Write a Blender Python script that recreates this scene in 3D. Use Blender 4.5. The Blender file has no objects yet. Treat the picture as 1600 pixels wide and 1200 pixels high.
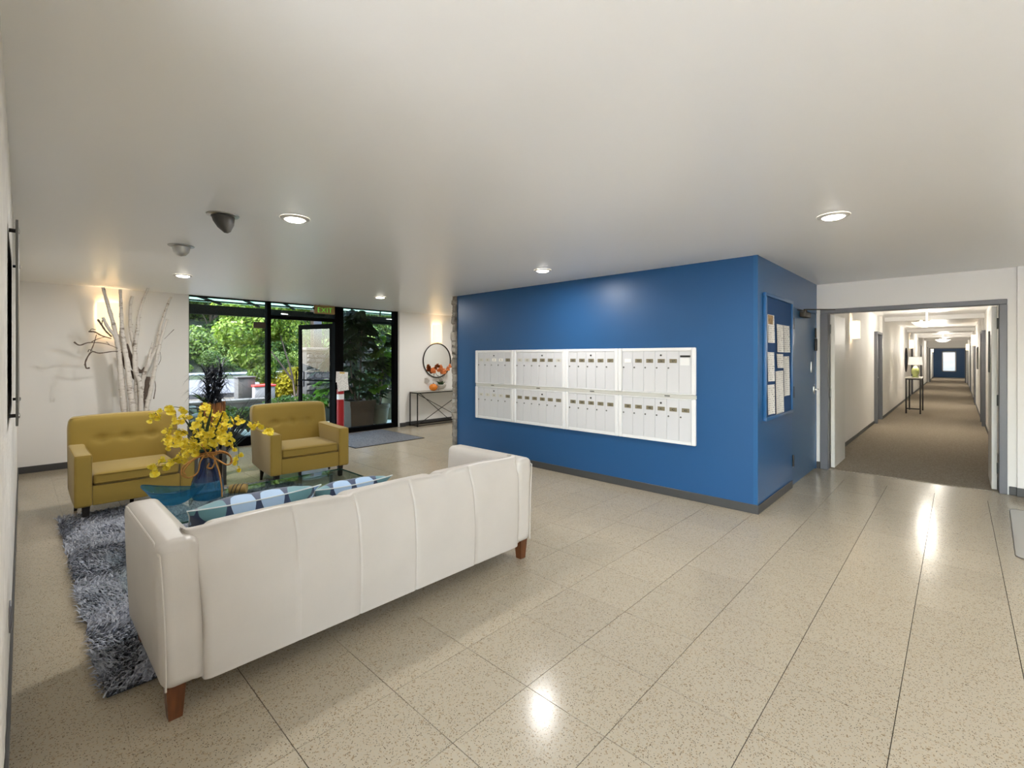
import bpy, bmesh, math, random
import numpy as np
from mathutils import Vector, Matrix, Euler

random.seed(7)
rng = np.random.default_rng(7)
C = bpy.context.scene.collection
S = bpy.context.scene
PI = math.pi

# ------------------------------------------------------------------ camera, sky, sun, exposure
EYE = 1.48          # camera height
HC = 2.44           # ceiling height
YAW = math.radians(43.48)
cam = bpy.data.cameras.new('camera')
cam.sensor_width = 36.0
cam.lens = 735.3 / 1600 * 36.0
cam.shift_y = -(600 - 557.7) / 1600
cam.clip_start = 0.01
cam.clip_end = 300
cam_o = bpy.data.objects.new('camera', cam)
C.objects.link(cam_o)
cam_o.location = (0, 0, EYE)
cam_o.rotation_euler = (PI / 2, 0, YAW)
S.camera = cam_o

S.view_settings.view_transform = 'Standard'
S.view_settings.look = 'None'
S.view_settings.gamma = 1.0
S.view_settings.exposure = 1.34
S.view_settings.use_curve_mapping = False
S.cycles.max_bounces = 12
S.cycles.diffuse_bounces = 6
S.cycles.transparent_max_bounces = 24
S.cycles.sample_clamp_indirect = 6.0
S.cycles.caustics_reflective = False
S.cycles.caustics_refractive = False

W = bpy.data.worlds.new('world')
S.world = W
W.use_nodes = True
_nt = W.node_tree
_bg = _nt.nodes['Background']
_sky = _nt.nodes.new('ShaderNodeTexSky')
_sky.sky_type = 'NISHITA'
_sky.sun_disc = False
_sky.sun_elevation = math.radians(52)
_sky.sun_rotation = math.radians(160)
_sky.air_density = 1.0
_sky.dust_density = 1.5
_nt.links.new(_sky.outputs[0], _bg.inputs[0])
_bg.inputs[1].default_value = 1.0

sun = bpy.data.lights.new('sun', 'SUN')
sun.energy = 7.8
sun.angle = math.radians(1.5)
sun.color = (1.0, 0.98, 0.95)
sun_o = bpy.data.objects.new('sun', sun)
C.objects.link(sun_o)
# high, from the added glazed side behind the camera and a little over the building
sun_o.rotation_euler = Vector((0.05, -0.64, 0.95)).to_track_quat('Z', 'Y').to_euler()

LAMP_W = 9.6       # each recessed disc light
WARM = (1.0, 0.985, 0.965)

# ------------------------------------------------------------------ helpers
def lin(c):
    return tuple(((x / 255 / 12.92) if x / 255 <= 0.04045 else ((x / 255 + 0.055) / 1.055) ** 2.4) for x in c) + (1.0,)

class MB:
    """collects geometry for one mesh object"""
    def __init__(s):
        s.v = []; s.f = []
    def add(s, verts, faces, M=None):
        n = len(s.v)
        if M is not None:
            verts = [tuple(M @ Vector(p)) for p in verts]
        s.v.extend([tuple(p) for p in verts])
        s.f.extend([tuple(i + n for i in f) for f in faces])
        return s
    def box(s, x0, x1, y0, y1, z0, z1, M=None):
        v = [(x0, y0, z0), (x1, y0, z0), (x1, y1, z0), (x0, y1, z0), (x0, y0, z1), (x1, y0, z1), (x1, y1, z1), (x0, y1, z1)]
        f = [(0, 3, 2, 1), (4, 5, 6, 7), (0, 1, 5, 4), (1, 2, 6, 5), (2, 3, 7, 6), (3, 0, 4, 7)]
        return s.add(v, f, M)
    def rbox(s, x0, x1, y0, y1, z0, z1, r=0.01, seg=2, M=None):
        bm = bmesh.new()
        bmesh.ops.create_cube(bm, size=1)
        for v in bm.verts:
            v.co = Vector(((x0 + x1) / 2 + v.co.x * (x1 - x0), (y0 + y1) / 2 + v.co.y * (y1 - y0), (z0 + z1) / 2 + v.co.z * (z1 - z0)))
        r = min(r, 0.49 * min(x1 - x0, y1 - y0, z1 - z0))
        bmesh.ops.bevel(bm, geom=bm.edges[:], offset=r, segments=seg, profile=0.5, affect='EDGES')
        bm.verts.index_update()
        s.add([v.co.copy() for v in bm.verts], [[v.index for v in f.verts] for f in bm.faces], M)
        bm.free()
        return s
    def softbox(s, x0, x1, y0, y1, z0, z1, r=0.04, n=10, disp=None, M=None):
        """rounded box with n x n faces a side, moved point by point by disp"""
        c = Vector(((x0 + x1) / 2, (y0 + y1) / 2, (z0 + z1) / 2))
        h = Vector(((x1 - x0) / 2, (y1 - y0) / 2, (z1 - z0) / 2))
        r = min(r, 0.98 * min(h))
        inn = h - Vector((r, r, r))
        def samples(k):
            m = max(2, n)
            a = [-1 + 2 * i / m for i in range(m + 1)]
            core = [t * inn[k] for t in a]
            e = [inn[k] + r * q for q in (0.42, 0.8, 1.0)]
            return [-q for q in reversed(e)] + core + e
        sm = [samples(k) for k in range(3)]
        key = {}
        vs = []; fs = []
        def vid(p):
            q = Vector([max(-inn[k], min(inn[k], p[k])) for k in range(3)])
            d = Vector(p) - q
            if d.length > 1e-9:
                p2 = q + d.normalized() * r
            else:
                p2 = q
            kk = (round(p[0], 5), round(p[1], 5), round(p[2], 5))
            if kk not in key:
                key[kk] = len(vs)
                w = p2 + c
                if disp:
                    w = disp(Vector(w))
                vs.append(w)
            return key[kk]
        for ax in range(3):
            a, b = (ax + 1) % 3, (ax + 2) % 3
            for sg in (-1, 1):
                for i in range(len(sm[a]) - 1):
                    for j in range(len(sm[b]) - 1):
                        q = []
                        for (ii, jj) in ((i, j), (i + 1, j), (i + 1, j + 1), (i, j + 1)):
                            p = [0, 0, 0]
                            p[ax] = sg * h[ax]; p[a] = sm[a][ii]; p[b] = sm[b][jj]
                            q.append(vid(p))
                        fs.append(q if sg > 0 else q[::-1])
        return s.add(vs, fs, M)
    def tube(s, pts, rad, n=8, closed=False, caps=True):
        pts = [Vector(p) for p in pts]
        m = len(pts)
        if not hasattr(rad, '__len__'):
            rad = [rad] * m
        vs = []; fs = []
        up = None
        for i in range(m):
            a = pts[(i - 1) % m] if (closed or i > 0) else pts[i]
            b = pts[(i + 1) % m] if (closed or i < m - 1) else pts[i]
            t = (b - a)
            t = t.normalized() if t.length > 1e-9 else Vector((0, 0, 1))
            if up is None:
                up = t.orthogonal().normalized()
            up = (up - t * up.dot(t))
            up = up.normalized() if up.length > 1e-6 else t.orthogonal().normalized()
            w = t.cross(up)
            for k in range(n):
                an = 2 * PI * k / n
                vs.append(pts[i] + (up * math.cos(an) + w * math.sin(an)) * rad[i])
        for i in range(m if closed else m - 1):
            j = (i + 1) % m
            for k in range(n):
                k2 = (k + 1) % n
                fs.append((i * n + k, i * n + k2, j * n + k2, j * n + k))
        if caps and not closed:
            fs.append(tuple(range(n))[::-1]); fs.append(tuple((m - 1) * n + k for k in range(n)))
        return s.add(vs, fs)
    def lathe(s, prof, n=24, M=None, a0=0.0, a1=2 * PI):
        full = abs(a1 - a0 - 2 * PI) < 1e-6
        cols = n if full else n + 1
        vs = []; fs = []
        for (r, z) in prof:
            for k in range(cols):
                an = a0 + (a1 - a0) * k / n
                vs.append((r * math.cos(an), r * math.sin(an), z))
        for i in range(len(prof) - 1):
            for k in range(n):
                k2 = (k + 1) % cols
                fs.append((i * cols + k, i * cols + k2, (i + 1) * cols + k2, (i + 1) * cols + k))
        return s.add(vs, fs, M)
    def prism(s, poly, z0, z1, M=None):
        n = len(poly)
        vs = [(x, y, z0) for x, y in poly] + [(x, y, z1) for x, y in poly]
        fs = [tuple(range(n))[::-1], tuple(range(n, 2 * n))] + [(i, (i + 1) % n, n + (i + 1) % n, n + i) for i in range(n)]
        return s.add(vs, fs, M)
    def mesh(s, name, m, smooth=True, ang=38):
        me = bpy.data.meshes.new(name)
        me.from_pydata([tuple(p) for p in s.v], [], s.f)
        if m is not None:
            me.materials.append(m)
        if smooth and len(me.polygons):
            me.polygons.foreach_set('use_smooth', [True] * len(me.polygons))
            try:
                me.set_sharp_from_angle(angle=math.radians(ang))
            except Exception:
                pass
        me.update()
        return me

def link(name, data, parent=None, loc=None, rot=None):
    o = bpy.data.objects.new(name, data)
    C.objects.link(o)
    if parent is not None:
        o.parent = parent
    if loc is not None:
        o.location = loc
    if rot is not None:
        o.rotation_euler = rot
    return o

def obj(name, mb, m, parent=None, loc=None, rot=None, smooth=True, ang=38, label=None):
    o = link(name, mb.mesh(name, m, smooth, ang), parent, loc, rot)
    if label:
        o['label'] = label
    return o

def tag(o, label, cat, group=None, kind=None):
    o['label'] = label
    o['category'] = cat
    if group: o['group'] = group
    if kind: o['kind'] = kind
    return o

def thing(name, label, cat, loc=(0, 0, 0), rotz=0.0, group=None):
    o = link(name, None, None, loc, (0, 0, rotz))
    return tag(o, label, cat, group)

def struct(name, mb=None, m=None, parent=None, smooth=False):
    if mb is None:
        o = link(name, None, parent)
    else:
        o = obj(name, mb, m, parent, smooth=smooth)
    o['kind'] = 'structure'
    return o

def copy_tree(o, parent=None):
    c = o.copy(); C.objects.link(c)
    if parent is not None:
        c.parent = parent
    for ch in list(o.children):
        copy_tree(ch, c)
    return c

# ------------------------------------------------------------------ materials
class N:
    """tiny node-graph helper"""
    def __init__(s, name):
        s.m = bpy.data.materials.new(name)
        s.m.use_nodes = True
        s.t = s.m.node_tree
        s.b = s.t.nodes['Principled BSDF']
        s.out = s.t.nodes['Material Output']
    def n(s, kind, **kw):
        x = s.t.nodes.new(kind)
        for k, v in kw.items():
            if k.startswith('i_'):
                key = k[2:]
                key = int(key) if key.isdigit() else key.replace('_', ' ')
                x.inputs[key].default_value = v
            else:
                setattr(x, k, v)
        return x
    def l(s, a, b):
        s.t.links.new(a, b)
    def pos(s):
        return s.n('ShaderNodeNewGeometry').outputs['Position']
    def objc(s):
        return s.n('ShaderNodeTexCoord').outputs['Object']
    def ramp(s, fac, stops, interp='LINEAR'):
        r = s.n('ShaderNodeValToRGB')
        r.color_ramp.interpolation = interp
        e = r.color_ramp.elements
        while len(e) < len(stops):
            e.new(0.5)
        for q, (p, c) in zip(e, stops):
            q.position = p; q.color = c
        s.l(fac, r.inputs[0])
        return r.outputs[0]
    def mixc(s, fac, a, b, mode='MIX'):
        x = s.n('ShaderNodeMix', data_type='RGBA', blend_type=mode)
        for inp, val in ((x.inputs[0], fac), (x.inputs[6], a), (x.inputs[7], b)):
            if isinstance(val, (float, int)):
                inp.default_value = val
            elif isinstance(val, tuple):
                inp.default_value = val
            else:
                s.l(val, inp)
        return x.outputs[2]
    def math(s, op, a, b=0.0):
        x = s.n('ShaderNodeMath', operation=op)
        for inp, val in ((x.inputs[0], a), (x.inputs[1], b)):
            if isinstance(val, (float, int)):
                inp.default_value = val
            else:
                s.l(val, inp)
        return x.outputs[0]
    def bump(s, h, strength=0.2, dist=0.01):
        b = s.n('ShaderNodeBump')
        b.inputs['Strength'].default_value = strength
        b.inputs['Distance'].default_value = dist
        s.l(h, b.inputs['Height'])
        s.l(b.outputs[0], s.b.inputs['Normal'])

def plain(name, rgb, rough=0.6, metal=0.0, spec=0.5, noise=0.0, scale=20.0, bump=0.0, bscale=None, bdist=0.004, coat=0.0):
    g = N(name)
    g.b.inputs['Roughness'].default_value = rough
    g.b.inputs['Metallic'].default_value = metal
    g.b.inputs['Specular IOR Level'].default_value = spec
    if coat:
        g.b.inputs['Coat Weight'].default_value = coat
    col = lin(rgb)
    if noise:
        nz = g.n('ShaderNodeTexNoise', i_Scale=scale, i_Detail=4.0)
        g.l(g.objc(), nz.inputs['Vector'])
        a = tuple(max(0, c * (1 - noise)) for c in col[:3]) + (1,)
        b = tuple(min(1, c * (1 + noise)) for c in col[:3]) + (1,)
        g.l(g.ramp(nz.outputs[0], [(0.3, a), (0.7, b)]), g.b.inputs['Base Color'])
    else:
        g.b.inputs['Base Color'].default_value = col
    if bump:
        nz = g.n('ShaderNodeTexNoise', i_Scale=bscale or scale, i_Detail=3.0)
        g.l(g.objc(), nz.inputs['Vector'])
        g.bump(nz.outputs[0], bump, bdist)
    return g.m

def glow(name, rgb, strength):
    g = N(name)
    g.b.inputs['Base Color'].default_value = lin(rgb)
    g.b.inputs['Emission Color'].default_value = lin(rgb)
    g.b.inputs['Emission Strength'].default_value = strength
    g.b.inputs['Roughness'].default_value = 0.4
    return g.m

def clear_glass(name, tint, gloss_rough=0.0, ior=1.45, boost=0.0, body=None, body_amt=0.0):
    """thin sheet or thin-walled glass: tinted see-through plus a Fresnel reflection"""
    g = N(name)
    tr = g.n('ShaderNodeBsdfTransparent'); tr.inputs[0].default_value = tint
    gl = g.n('ShaderNodeBsdfGlossy'); gl.inputs['Roughness'].default_value = gloss_rough
    fr = g.n('ShaderNodeFresnel'); fr.inputs[0].default_value = ior
    mx = g.n('ShaderNodeMixShader')
    bk = g.n('ShaderNodeNewGeometry').outputs['Backfacing']
    f = g.math('MULTIPLY', fr.outputs[0], g.math('SUBTRACT', 1.0, bk))
    if boost:
        f = g.math('ADD', f, boost)
    g.l(f, mx.inputs[0]); g.l(tr.outputs[0], mx.inputs[1]); g.l(gl.outputs[0], mx.inputs[2])
    last = mx.outputs[0]
    if body:
        df = g.n('ShaderNodeBsdfDiffuse'); df.inputs[0].default_value = body
        tl = g.n('ShaderNodeBsdfTranslucent'); tl.inputs[0].default_value = body
        ad = g.n('ShaderNodeMixShader'); ad.inputs[0].default_value = 0.5
        g.l(df.outputs[0], ad.inputs[1]); g.l(tl.outputs[0], ad.inputs[2])
        m2 = g.n('ShaderNodeMixShader'); m2.inputs[0].default_value = body_amt
        g.l(last, m2.inputs[1]); g.l(ad.outputs[0], m2.inputs[2])
        last = m2.outputs[0]
    g.l(last, g.out.inputs[0])
    return g.m

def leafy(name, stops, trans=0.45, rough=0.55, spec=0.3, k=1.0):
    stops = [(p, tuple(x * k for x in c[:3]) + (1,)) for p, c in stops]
    """leaf material, each leaf its own shade"""
    g = N(name)
    ge = g.n('ShaderNodeNewGeometry')
    nz = g.n('ShaderNodeTexNoise', i_Scale=0.9, i_Detail=2.0)
    g.l(ge.outputs['Position'], nz.inputs['Vector'])
    f = g.math('ADD', g.math('MULTIPLY', ge.outputs['Random Per Island'], 0.6), g.math('MULTIPLY', nz.outputs[0], 0.5))
    c = g.ramp(f, stops)
    g.l(c, g.b.inputs['Base Color'])
    g.b.inputs['Roughness'].default_value = rough
    g.b.inputs['Specular IOR Level'].default_value = spec
    tl = g.n('ShaderNodeBsdfTranslucent')
    g.l(c, tl.inputs[0])
    mx = g.n('ShaderNodeMixShader'); mx.inputs[0].default_value = trans
    g.l(g.b.outputs[0], mx.inputs[1]); g.l(tl.outputs[0], mx.inputs[2])
    g.l(mx.outputs[0], g.out.inputs[0])
    return g.m

def mat_paint(name, rgb, rough=0.55, bscale=160.0, bump=0.05):
    return plain(name, rgb, rough, bump=bump, bscale=bscale, bdist=0.002)

def mat_terrazzo():
    g = N('terrazzo')
    p = g.pos()
    oi = g.n('ShaderNodeObjectInfo')
    off = g.n('ShaderNodeVectorMath', operation='ADD')
    sc = g.n('ShaderNodeVectorMath', operation='SCALE'); sc.inputs[3].default_value = 17.0
    cmb = g.n('ShaderNodeCombineXYZ'); g.l(oi.outputs['Random'], cmb.inputs[0]); g.l(oi.outputs['Random'], cmb.inputs[1])
    g.l(cmb.outputs[0], sc.inputs[0]); g.l(p, off.inputs[0]); g.l(sc.outputs[0], off.inputs[1])
    v = off.outputs[0]
    base = lin((172, 161, 141))
    # broad stone chips
    v1 = g.n('ShaderNodeTexVoronoi', feature='F1', i_Scale=165.0); g.l(v, v1.inputs['Vector'])
    sx = g.n('ShaderNodeSeparateXYZ'); g.l(v1.outputs['Color'], sx.inputs[0])
    chips = g.ramp(sx.outputs[0], [(0.0, lin((136, 118, 94))), (0.06, lin((164, 148, 123))), (0.14, lin((175, 162, 141))), (0.55, base), (0.85, lin((171, 161, 142))), (1.0, lin((174, 160, 136)))])
    # small dark specks
    v2 = g.n('ShaderNodeTexVoronoi', feature='F1', i_Scale=235.0); g.l(v, v2.inputs['Vector'])
    sy = g.n('ShaderNodeSeparateXYZ'); g.l(v2.outputs['Color'], sy.inputs[0])
    dark = g.math('MULTIPLY', g.math('LESS_THAN', sy.outputs[1], 0.15), g.math('LESS_THAN', v2.outputs['Distance'], 0.42))
    col = g.mixc(dark, chips, lin((76, 62, 45)))
    tone = g.ramp(oi.outputs['Random'], [(0.0, (0.93, 0.93, 0.93, 1)), (1.0, (1.0, 1.0, 1.0, 1))])
    col = g.mixc(1.0, col, tone, 'MULTIPLY')
    g.l(col, g.b.inputs['Base Color'])
    g.b.inputs['Roughness'].default_value = 0.17
    g.b.inputs['Specular IOR Level'].default_value = 0.21
    nz = g.n('ShaderNodeTexNoise', i_Scale=5.0, i_Detail=2.0); g.l(v, nz.inputs['Vector'])
    g.bump(nz.outputs[0], 0.06, 0.004)
    return g.m

def mat_carpet(name, a, b, scale=60.0):
    g = N(name)
    p = g.pos()
    n1 = g.n('ShaderNodeTexNoise', i_Scale=scale, i_Detail=3.0); g.l(p, n1.inputs['Vector'])
    n2 = g.n('ShaderNodeTexVoronoi', i_Scale=scale * 4); g.l(p, n2.inputs['Vector'])
    sx = g.n('ShaderNodeSeparateXYZ'); g.l(n2.outputs['Color'], sx.inputs[0])
    f = g.math('ADD', g.math('MULTIPLY', n1.outputs[0], 0.6), g.math('MULTIPLY', sx.outputs[0], 0.4))
    g.l(g.ramp(f, [(0.3, lin(a)), (0.7, lin(b))]), g.b.inputs['Base Color'])
    g.b.inputs['Roughness'].default_value = 0.95
    g.b.inputs['Specular IOR Level'].default_value = 0.1
    g.bump(f, 0.5, 0.006)
    return g.m

def mat_birch():
    g = N('birch_bark')
    o = g.objc()
    mp = g.n('ShaderNodeMapping'); mp.inputs['Scale'].default_value = (9, 9, 26); g.l(o, mp.inputs[0])
    n1 = g.n('ShaderNodeTexNoise', i_Scale=1.3, i_Detail=5.0, i_Roughness=0.65); g.l(mp.outputs[0], n1.inputs['Vector'])
    n2 = g.n('ShaderNodeTexNoise', i_Scale=4.0, i_Detail=2.0); g.l(o, n2.inputs['Vector'])
    f = g.math('ADD', g.math('MULTIPLY', n1.outputs[0], 0.75), g.math('MULTIPLY', n2.outputs[0], 0.3))
    g.l(g.ramp(f, [(0.30, lin((84, 70, 60))), (0.40, lin((150, 138, 126))), (0.47, lin((206, 199, 190))), (0.8, lin((222, 216, 208)))]), g.b.inputs['Base Color'])
    g.b.inputs['Roughness'].default_value = 0.75
    g.bump(n1.outputs[0], 0.4, 0.006)
    return g.m

def mat_stone(name, cols, scale=9.0):
    g = N(name)
    o = g.pos()
    oi = g.n('ShaderNodeObjectInfo')
    n1 = g.n('ShaderNodeTexNoise', i_Scale=scale, i_Detail=6.0); g.l(o, n1.inputs['Vector'])
    f = g.math('ADD', g.math('MULTIPLY', n1.outputs[0], 0.5), g.math('MULTIPLY', oi.outputs['Random'], 0.5))
    k = len(cols)
    g.l(g.ramp(f, [(0.2 + 0.6 * i / (k - 1), lin(c)) for i, c in enumerate(cols)]), g.b.inputs['Base Color'])
    g.b.inputs['Roughness'].default_value = 0.85
    g.bump(n1.outputs[0], 0.5, 0.02)
    return g.m

def mat_circles():
    """navy cloth printed with rows of blue and teal discs"""
    g = N('disc_print_cloth')
    o = g.objc()
    mp = g.n('ShaderNodeMapping'); mp.inputs['Location'].default_value = (0.07, 0.045, 0); g.l(o, mp.inputs[0])
    sp = g.n('ShaderNodeSeparateXYZ'); g.l(mp.outputs[0], sp.inputs[0])
    cb = g.n('ShaderNodeCombineXYZ'); g.l(sp.outputs[0], cb.inputs[0]); g.l(sp.outputs[1], cb.inputs[1])
    vo = g.n('ShaderNodeTexVoronoi', voronoi_dimensions='2D', feature='F1', i_Scale=7.2)
    vo.inputs['Randomness'].default_value = 0.0
    g.l(cb.outputs[0], vo.inputs['Vector'])
    msk = g.math('LESS_THAN', vo.outputs['Distance'], 0.475)
    sx = g.n('ShaderNodeSeparateXYZ'); g.l(vo.outputs['Color'], sx.inputs[0])
    c = g.ramp(sx.outputs[0], [(0.0, lin((122, 160, 205))), (0.3, lin((88, 150, 168))), (0.5, lin((160, 190, 222))), (0.72, lin((74, 104, 164))), (0.86, lin((92, 140, 150)))], 'CONSTANT')
    g.l(g.mixc(msk, lin((30, 52, 88)), c), g.b.inputs['Base Color'])
    g.b.inputs['Roughness'].default_value = 0.6
    g.b.inputs['Sheen Weight'].default_value = 0.3
    return g.m

def mat_fabric(name, rgb, var=0.06, scale=900.0):
    g = N(name)
    o = g.objc()
    w = g.n('ShaderNodeTexNoise', i_Scale=scale, i_Detail=2.0); g.l(o, w.inputs['Vector'])
    n2 = g.n('ShaderNodeTexNoise', i_Scale=3.0, i_Detail=2.0); g.l(o, n2.inputs['Vector'])
    f = g.math('ADD', g.math('MULTIPLY', w.outputs[0], 0.6), g.math('MULTIPLY', n2.outputs[0], 0.4))
    c = lin(rgb)
    g.l(g.ramp(f, [(0.3, tuple(x * (1 - var) for x in c[:3]) + (1,)), (0.7, tuple(x * (1 + var) for x in c[:3]) + (1,))]), g.b.inputs['Base Color'])
    g.b.inputs['Roughness'].default_value = 0.8
    g.b.inputs['Specular IOR Level'].default_value = 0.25
    g.b.inputs['Sheen Weight'].default_value = 0.25
    g.b.inputs['Sheen Roughness'].default_value = 0.5
    g.bump(w.outputs[0], 0.25, 0.001)
    return g.m

def mat_wood(name, a, b, scale=6.0, rough=0.4, axis=(1, 14, 14)):
    g = N(name)
    o = g.objc()
    mp = g.n('ShaderNodeMapping'); mp.inputs['Scale'].default_value = axis; g.l(o, mp.inputs[0])
    n = g.n('ShaderNodeTexNoise', i_Scale=scale, i_Detail=5.0); g.l(mp.outputs[0], n.inputs['Vector'])
    g.l(g.ramp(n.outputs[0], [(0.3, lin(a)), (0.7, lin(b))]), g.b.inputs['Base Color'])
    g.b.inputs['Roughness'].default_value = rough
    g.bump(n.outputs[0], 0.15, 0.003)
    return g.m

def mat_notice(name, seed):
    """white sheet with lines of small print (the print is too small to read in the photograph)"""
    g = N(name)
    o = g.objc()
    sp = g.n('ShaderNodeSeparateXYZ'); g.l(o, sp.inputs[0])
    rows = g.math('FRACT', g.math('MULTIPLY', sp.outputs[2], 46.0))
    rm = g.math('LESS_THAN', rows, 0.42)
    cb = g.n('ShaderNodeCombineXYZ')
    g.l(g.math('MULTIPLY', sp.outputs[1], 60.0), cb.inputs[0]); g.l(g.math('FLOOR', g.math('MULTIPLY', sp.outputs[2], 46.0)), cb.inputs[1])
    cb.inputs[2].default_value = seed * 3.7
    n = g.n('ShaderNodeTexNoise', i_Scale=1.0, i_Detail=1.0); g.l(cb.outputs[0], n.inputs['Vector'])
    wm = g.math('GREATER_THAN', n.outputs[0], 0.52)
    k = g.math('MULTIPLY', g.math('MULTIPLY', rm, wm), 0.55)
    g.l(g.mixc(k, lin((226, 224, 220)), lin((90, 92, 96))), g.b.inputs['Base Color'])
    g.b.inputs['Roughness'].default_value = 0.8
    return g.m

M = {}
M['ceiling'] = mat_paint('ceiling_paint', (240, 239, 237), 0.32, 220.0, 0.015)
M['wall'] = mat_paint('white_wall_paint', (234, 232, 228), 0.6)
M['rough_wall'] = plain('rough_pale_boarding', (228, 224, 217), 0.8, noise=0.08, scale=9.0, bump=0.6, bscale=28.0, bdist=0.01)
M['blue'] = mat_paint('blue_wall_paint', (27, 78, 126), 0.42)
M['blue_side'] = mat_paint('blue_gloss_paint', (36, 88, 136), 0.3)
M['blue_door'] = mat_paint('blue_door_paint', (46, 92, 132), 0.32)
M['base'] = plain('dark_vinyl_base', (66, 66, 66), 0.45)
M['frame_grey'] = plain('grey_frame_enamel', (104, 106, 112), 0.4)
M['white_door'] = mat_paint('white_door_enamel', (224, 222, 216), 0.4)
M['terrazzo'] = mat_terrazzo()
M['grout'] = plain('tile_joint', (44, 38, 30), 0.95, spec=0.1)
M['carpet'] = mat_carpet('brown_loop_carpet', (138, 127, 112), (176, 165, 148), 40.0)
M['black'] = plain('black_anodised', (7, 7, 7), 0.8, spec=0.05)
M['black_satin'] = plain('black_steel', (34, 30, 28), 0.45, metal=0.3)
M['glass'] = clear_glass('window_glass', (0.97, 0.98, 0.975, 1), 0.0, 1.45)
M['canopy_glass'] = clear_glass('frosted_canopy_glass', (0.62, 0.80, 0.70, 1), 0.2, 1.45, body=lin((170, 194, 178)), body_amt=0.45)
M['leather'] = plain('white_leather', (194, 188, 180), 0.38, noise=0.03, scale=5.0, bump=0.12, bscale=140.0, bdist=0.002)
M['walnut'] = mat_wood('walnut_leg', (74, 42, 22), (110, 64, 34), 5.0, 0.35, (14, 14, 1))
M['dark_leg'] = plain('espresso_leg', (30, 24, 20), 0.4)
M['mustard'] = mat_fabric('mustard_upholstery', (152, 128, 58))
M['mustard_pipe'] = plain('mustard_piping', (146, 120, 46), 0.7)
M['circles'] = mat_circles()
M['piping_pale'] = plain('pale_piping', (206, 214, 214), 0.6)
M['rug_base'] = plain('rug_backing', (58, 60, 66), 0.95)
g_ = N('rug_pile')
_ge = g_.n('ShaderNodeNewGeometry')
_nz = g_.n('ShaderNodeTexNoise', i_Scale=7.0, i_Detail=3.0); g_.l(_ge.outputs['Position'], _nz.inputs['Vector'])
g_.l(g_.ramp(g_.math('ADD', g_.math('MULTIPLY', _ge.outputs['Random Per Island'], 0.75), g_.math('MULTIPLY', _nz.outputs[0], 0.3)), [(0.05, lin((108, 112, 124))), (0.5, lin((160, 165, 178))), (0.95, lin((190, 194, 204)))]), g_.b.inputs['Base Color'])
g_.b.inputs['Roughness'].default_value = 0.7
M['rug_pile'] = g_.m
M['mat_grey'] = mat_carpet('grey_door_mat', (78, 80, 84), (134, 136, 142), 45.0)
M['blue_glass'] = clear_glass('blue_glass', (0.22, 0.54, 0.74, 1), 0.01, 1.5, 0.05, lin((40, 140, 186)), 0.32)
M['deep_glass'] = clear_glass('deep_blue_glass', (0.10, 0.22, 0.48, 1), 0.01, 1.5, 0.06, lin((16, 44, 92)), 0.45)
M['table_glass'] = clear_glass('table_glass', (0.80, 0.90, 0.87, 1), 0.0, 1.55, 0.06)
M['glass_edge'] = plain('green_glass_edge', (52, 84, 76), 0.15, spec=0.8)
M['chrome'] = plain('brushed_steel', (176, 176, 174), 0.28, metal=1.0)
M['nickel'] = plain('grey_metal', (110, 110, 106), 0.4, metal=0.8)
M['rope'] = plain('raffia_rope', (176, 124, 62), 0.85, noise=0.25, scale=60.0, bump=0.4, bscale=200.0)
M['petal'] = leafy('yellow_petal', [(0.1, lin((222, 190, 30))), (0.5, lin((240, 218, 58))), (0.9, lin((248, 234, 110)))], 0.35)
M['lip'] = plain('orange_flower_lip', (190, 110, 24), 0.6)
M['stem'] = plain('flower_stem', (58, 84, 34), 0.6)
M['stem_dark'] = plain('dark_flower_leaf', (34, 58, 34), 0.5)
M['birch'] = mat_birch()
M['twig'] = plain('grey_brown_twig', (96, 82, 72), 0.85, noise=0.2, scale=30.0)
M['mailbox'] = plain('mailbox_enamel', (222, 223, 224), 0.4)
M['mail_door'] = plain('mailbox_door_enamel', (202, 203, 206), 0.38)
M['mail_rail'] = plain('mailbox_aluminium', (206, 206, 200), 0.35, metal=0.25)
M['plate_brass'] = plain('dull_brass_plate', (128, 120, 98), 0.5, metal=0.2)
M['plate_pale'] = plain('pale_plate', (200, 198, 188), 0.5)
M['plate_white'] = plain('white_plate', (240, 238, 232), 0.5)
M['ink'] = plain('black_print', (26, 26, 26), 0.6)
M['board'] = plain('blue_felt_board', (24, 66, 114), 0.9, bump=0.3, bscale=300.0)
M['paper'] = plain('paper', (226, 224, 218), 0.8)
M['notice1'] = mat_notice('notice_print_a', 1)
M['notice2'] = mat_notice('notice_print_b', 2)
M['notice3'] = mat_notice('notice_print_c', 3)
M['lamp_disc'] = glow('lit_lens', (255, 248, 236), 9.0)
M['trim_white'] = plain('white_trim_ring', (206, 203, 198), 0.4)
M['sconce'] = glow('lit_sconce_glass', (255, 230, 180), 0.52)
M['sconce_cold'] = glow('lit_corridor_sconce', (255, 240, 214), 0.5)
M['shade'] = glow('lit_fabric_shade', (255, 250, 240), 0.25)
M['exit_green'] = glow('exit_letters', (80, 190, 50), 0.5)
M['exit_case'] = plain('brass_exit_case', (140, 108, 62), 0.5, metal=0.1)
M['mirror'] = plain('mirror_silver', (225, 225, 222), 0.02, metal=1.0)
M['white_ceramic'] = plain('grey_white_ceramic', (196, 192, 182), 0.5)
M['orange'] = plain('orange_glaze', (222, 128, 30), 0.5)
M['orange_petal'] = leafy('orange_petal', [(0.1, lin((196, 92, 40))), (0.6, lin((224, 132, 76))), (0.9, lin((236, 160, 100)))], 0.25)
M['leaf_dark'] = leafy('dark_house_leaf', [(0.1, lin((26, 44, 22))), (0.9, lin((58, 84, 44)))], 0.2)
M['red'] = plain('red_reflective', (150, 12, 20), 0.4)
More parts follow.
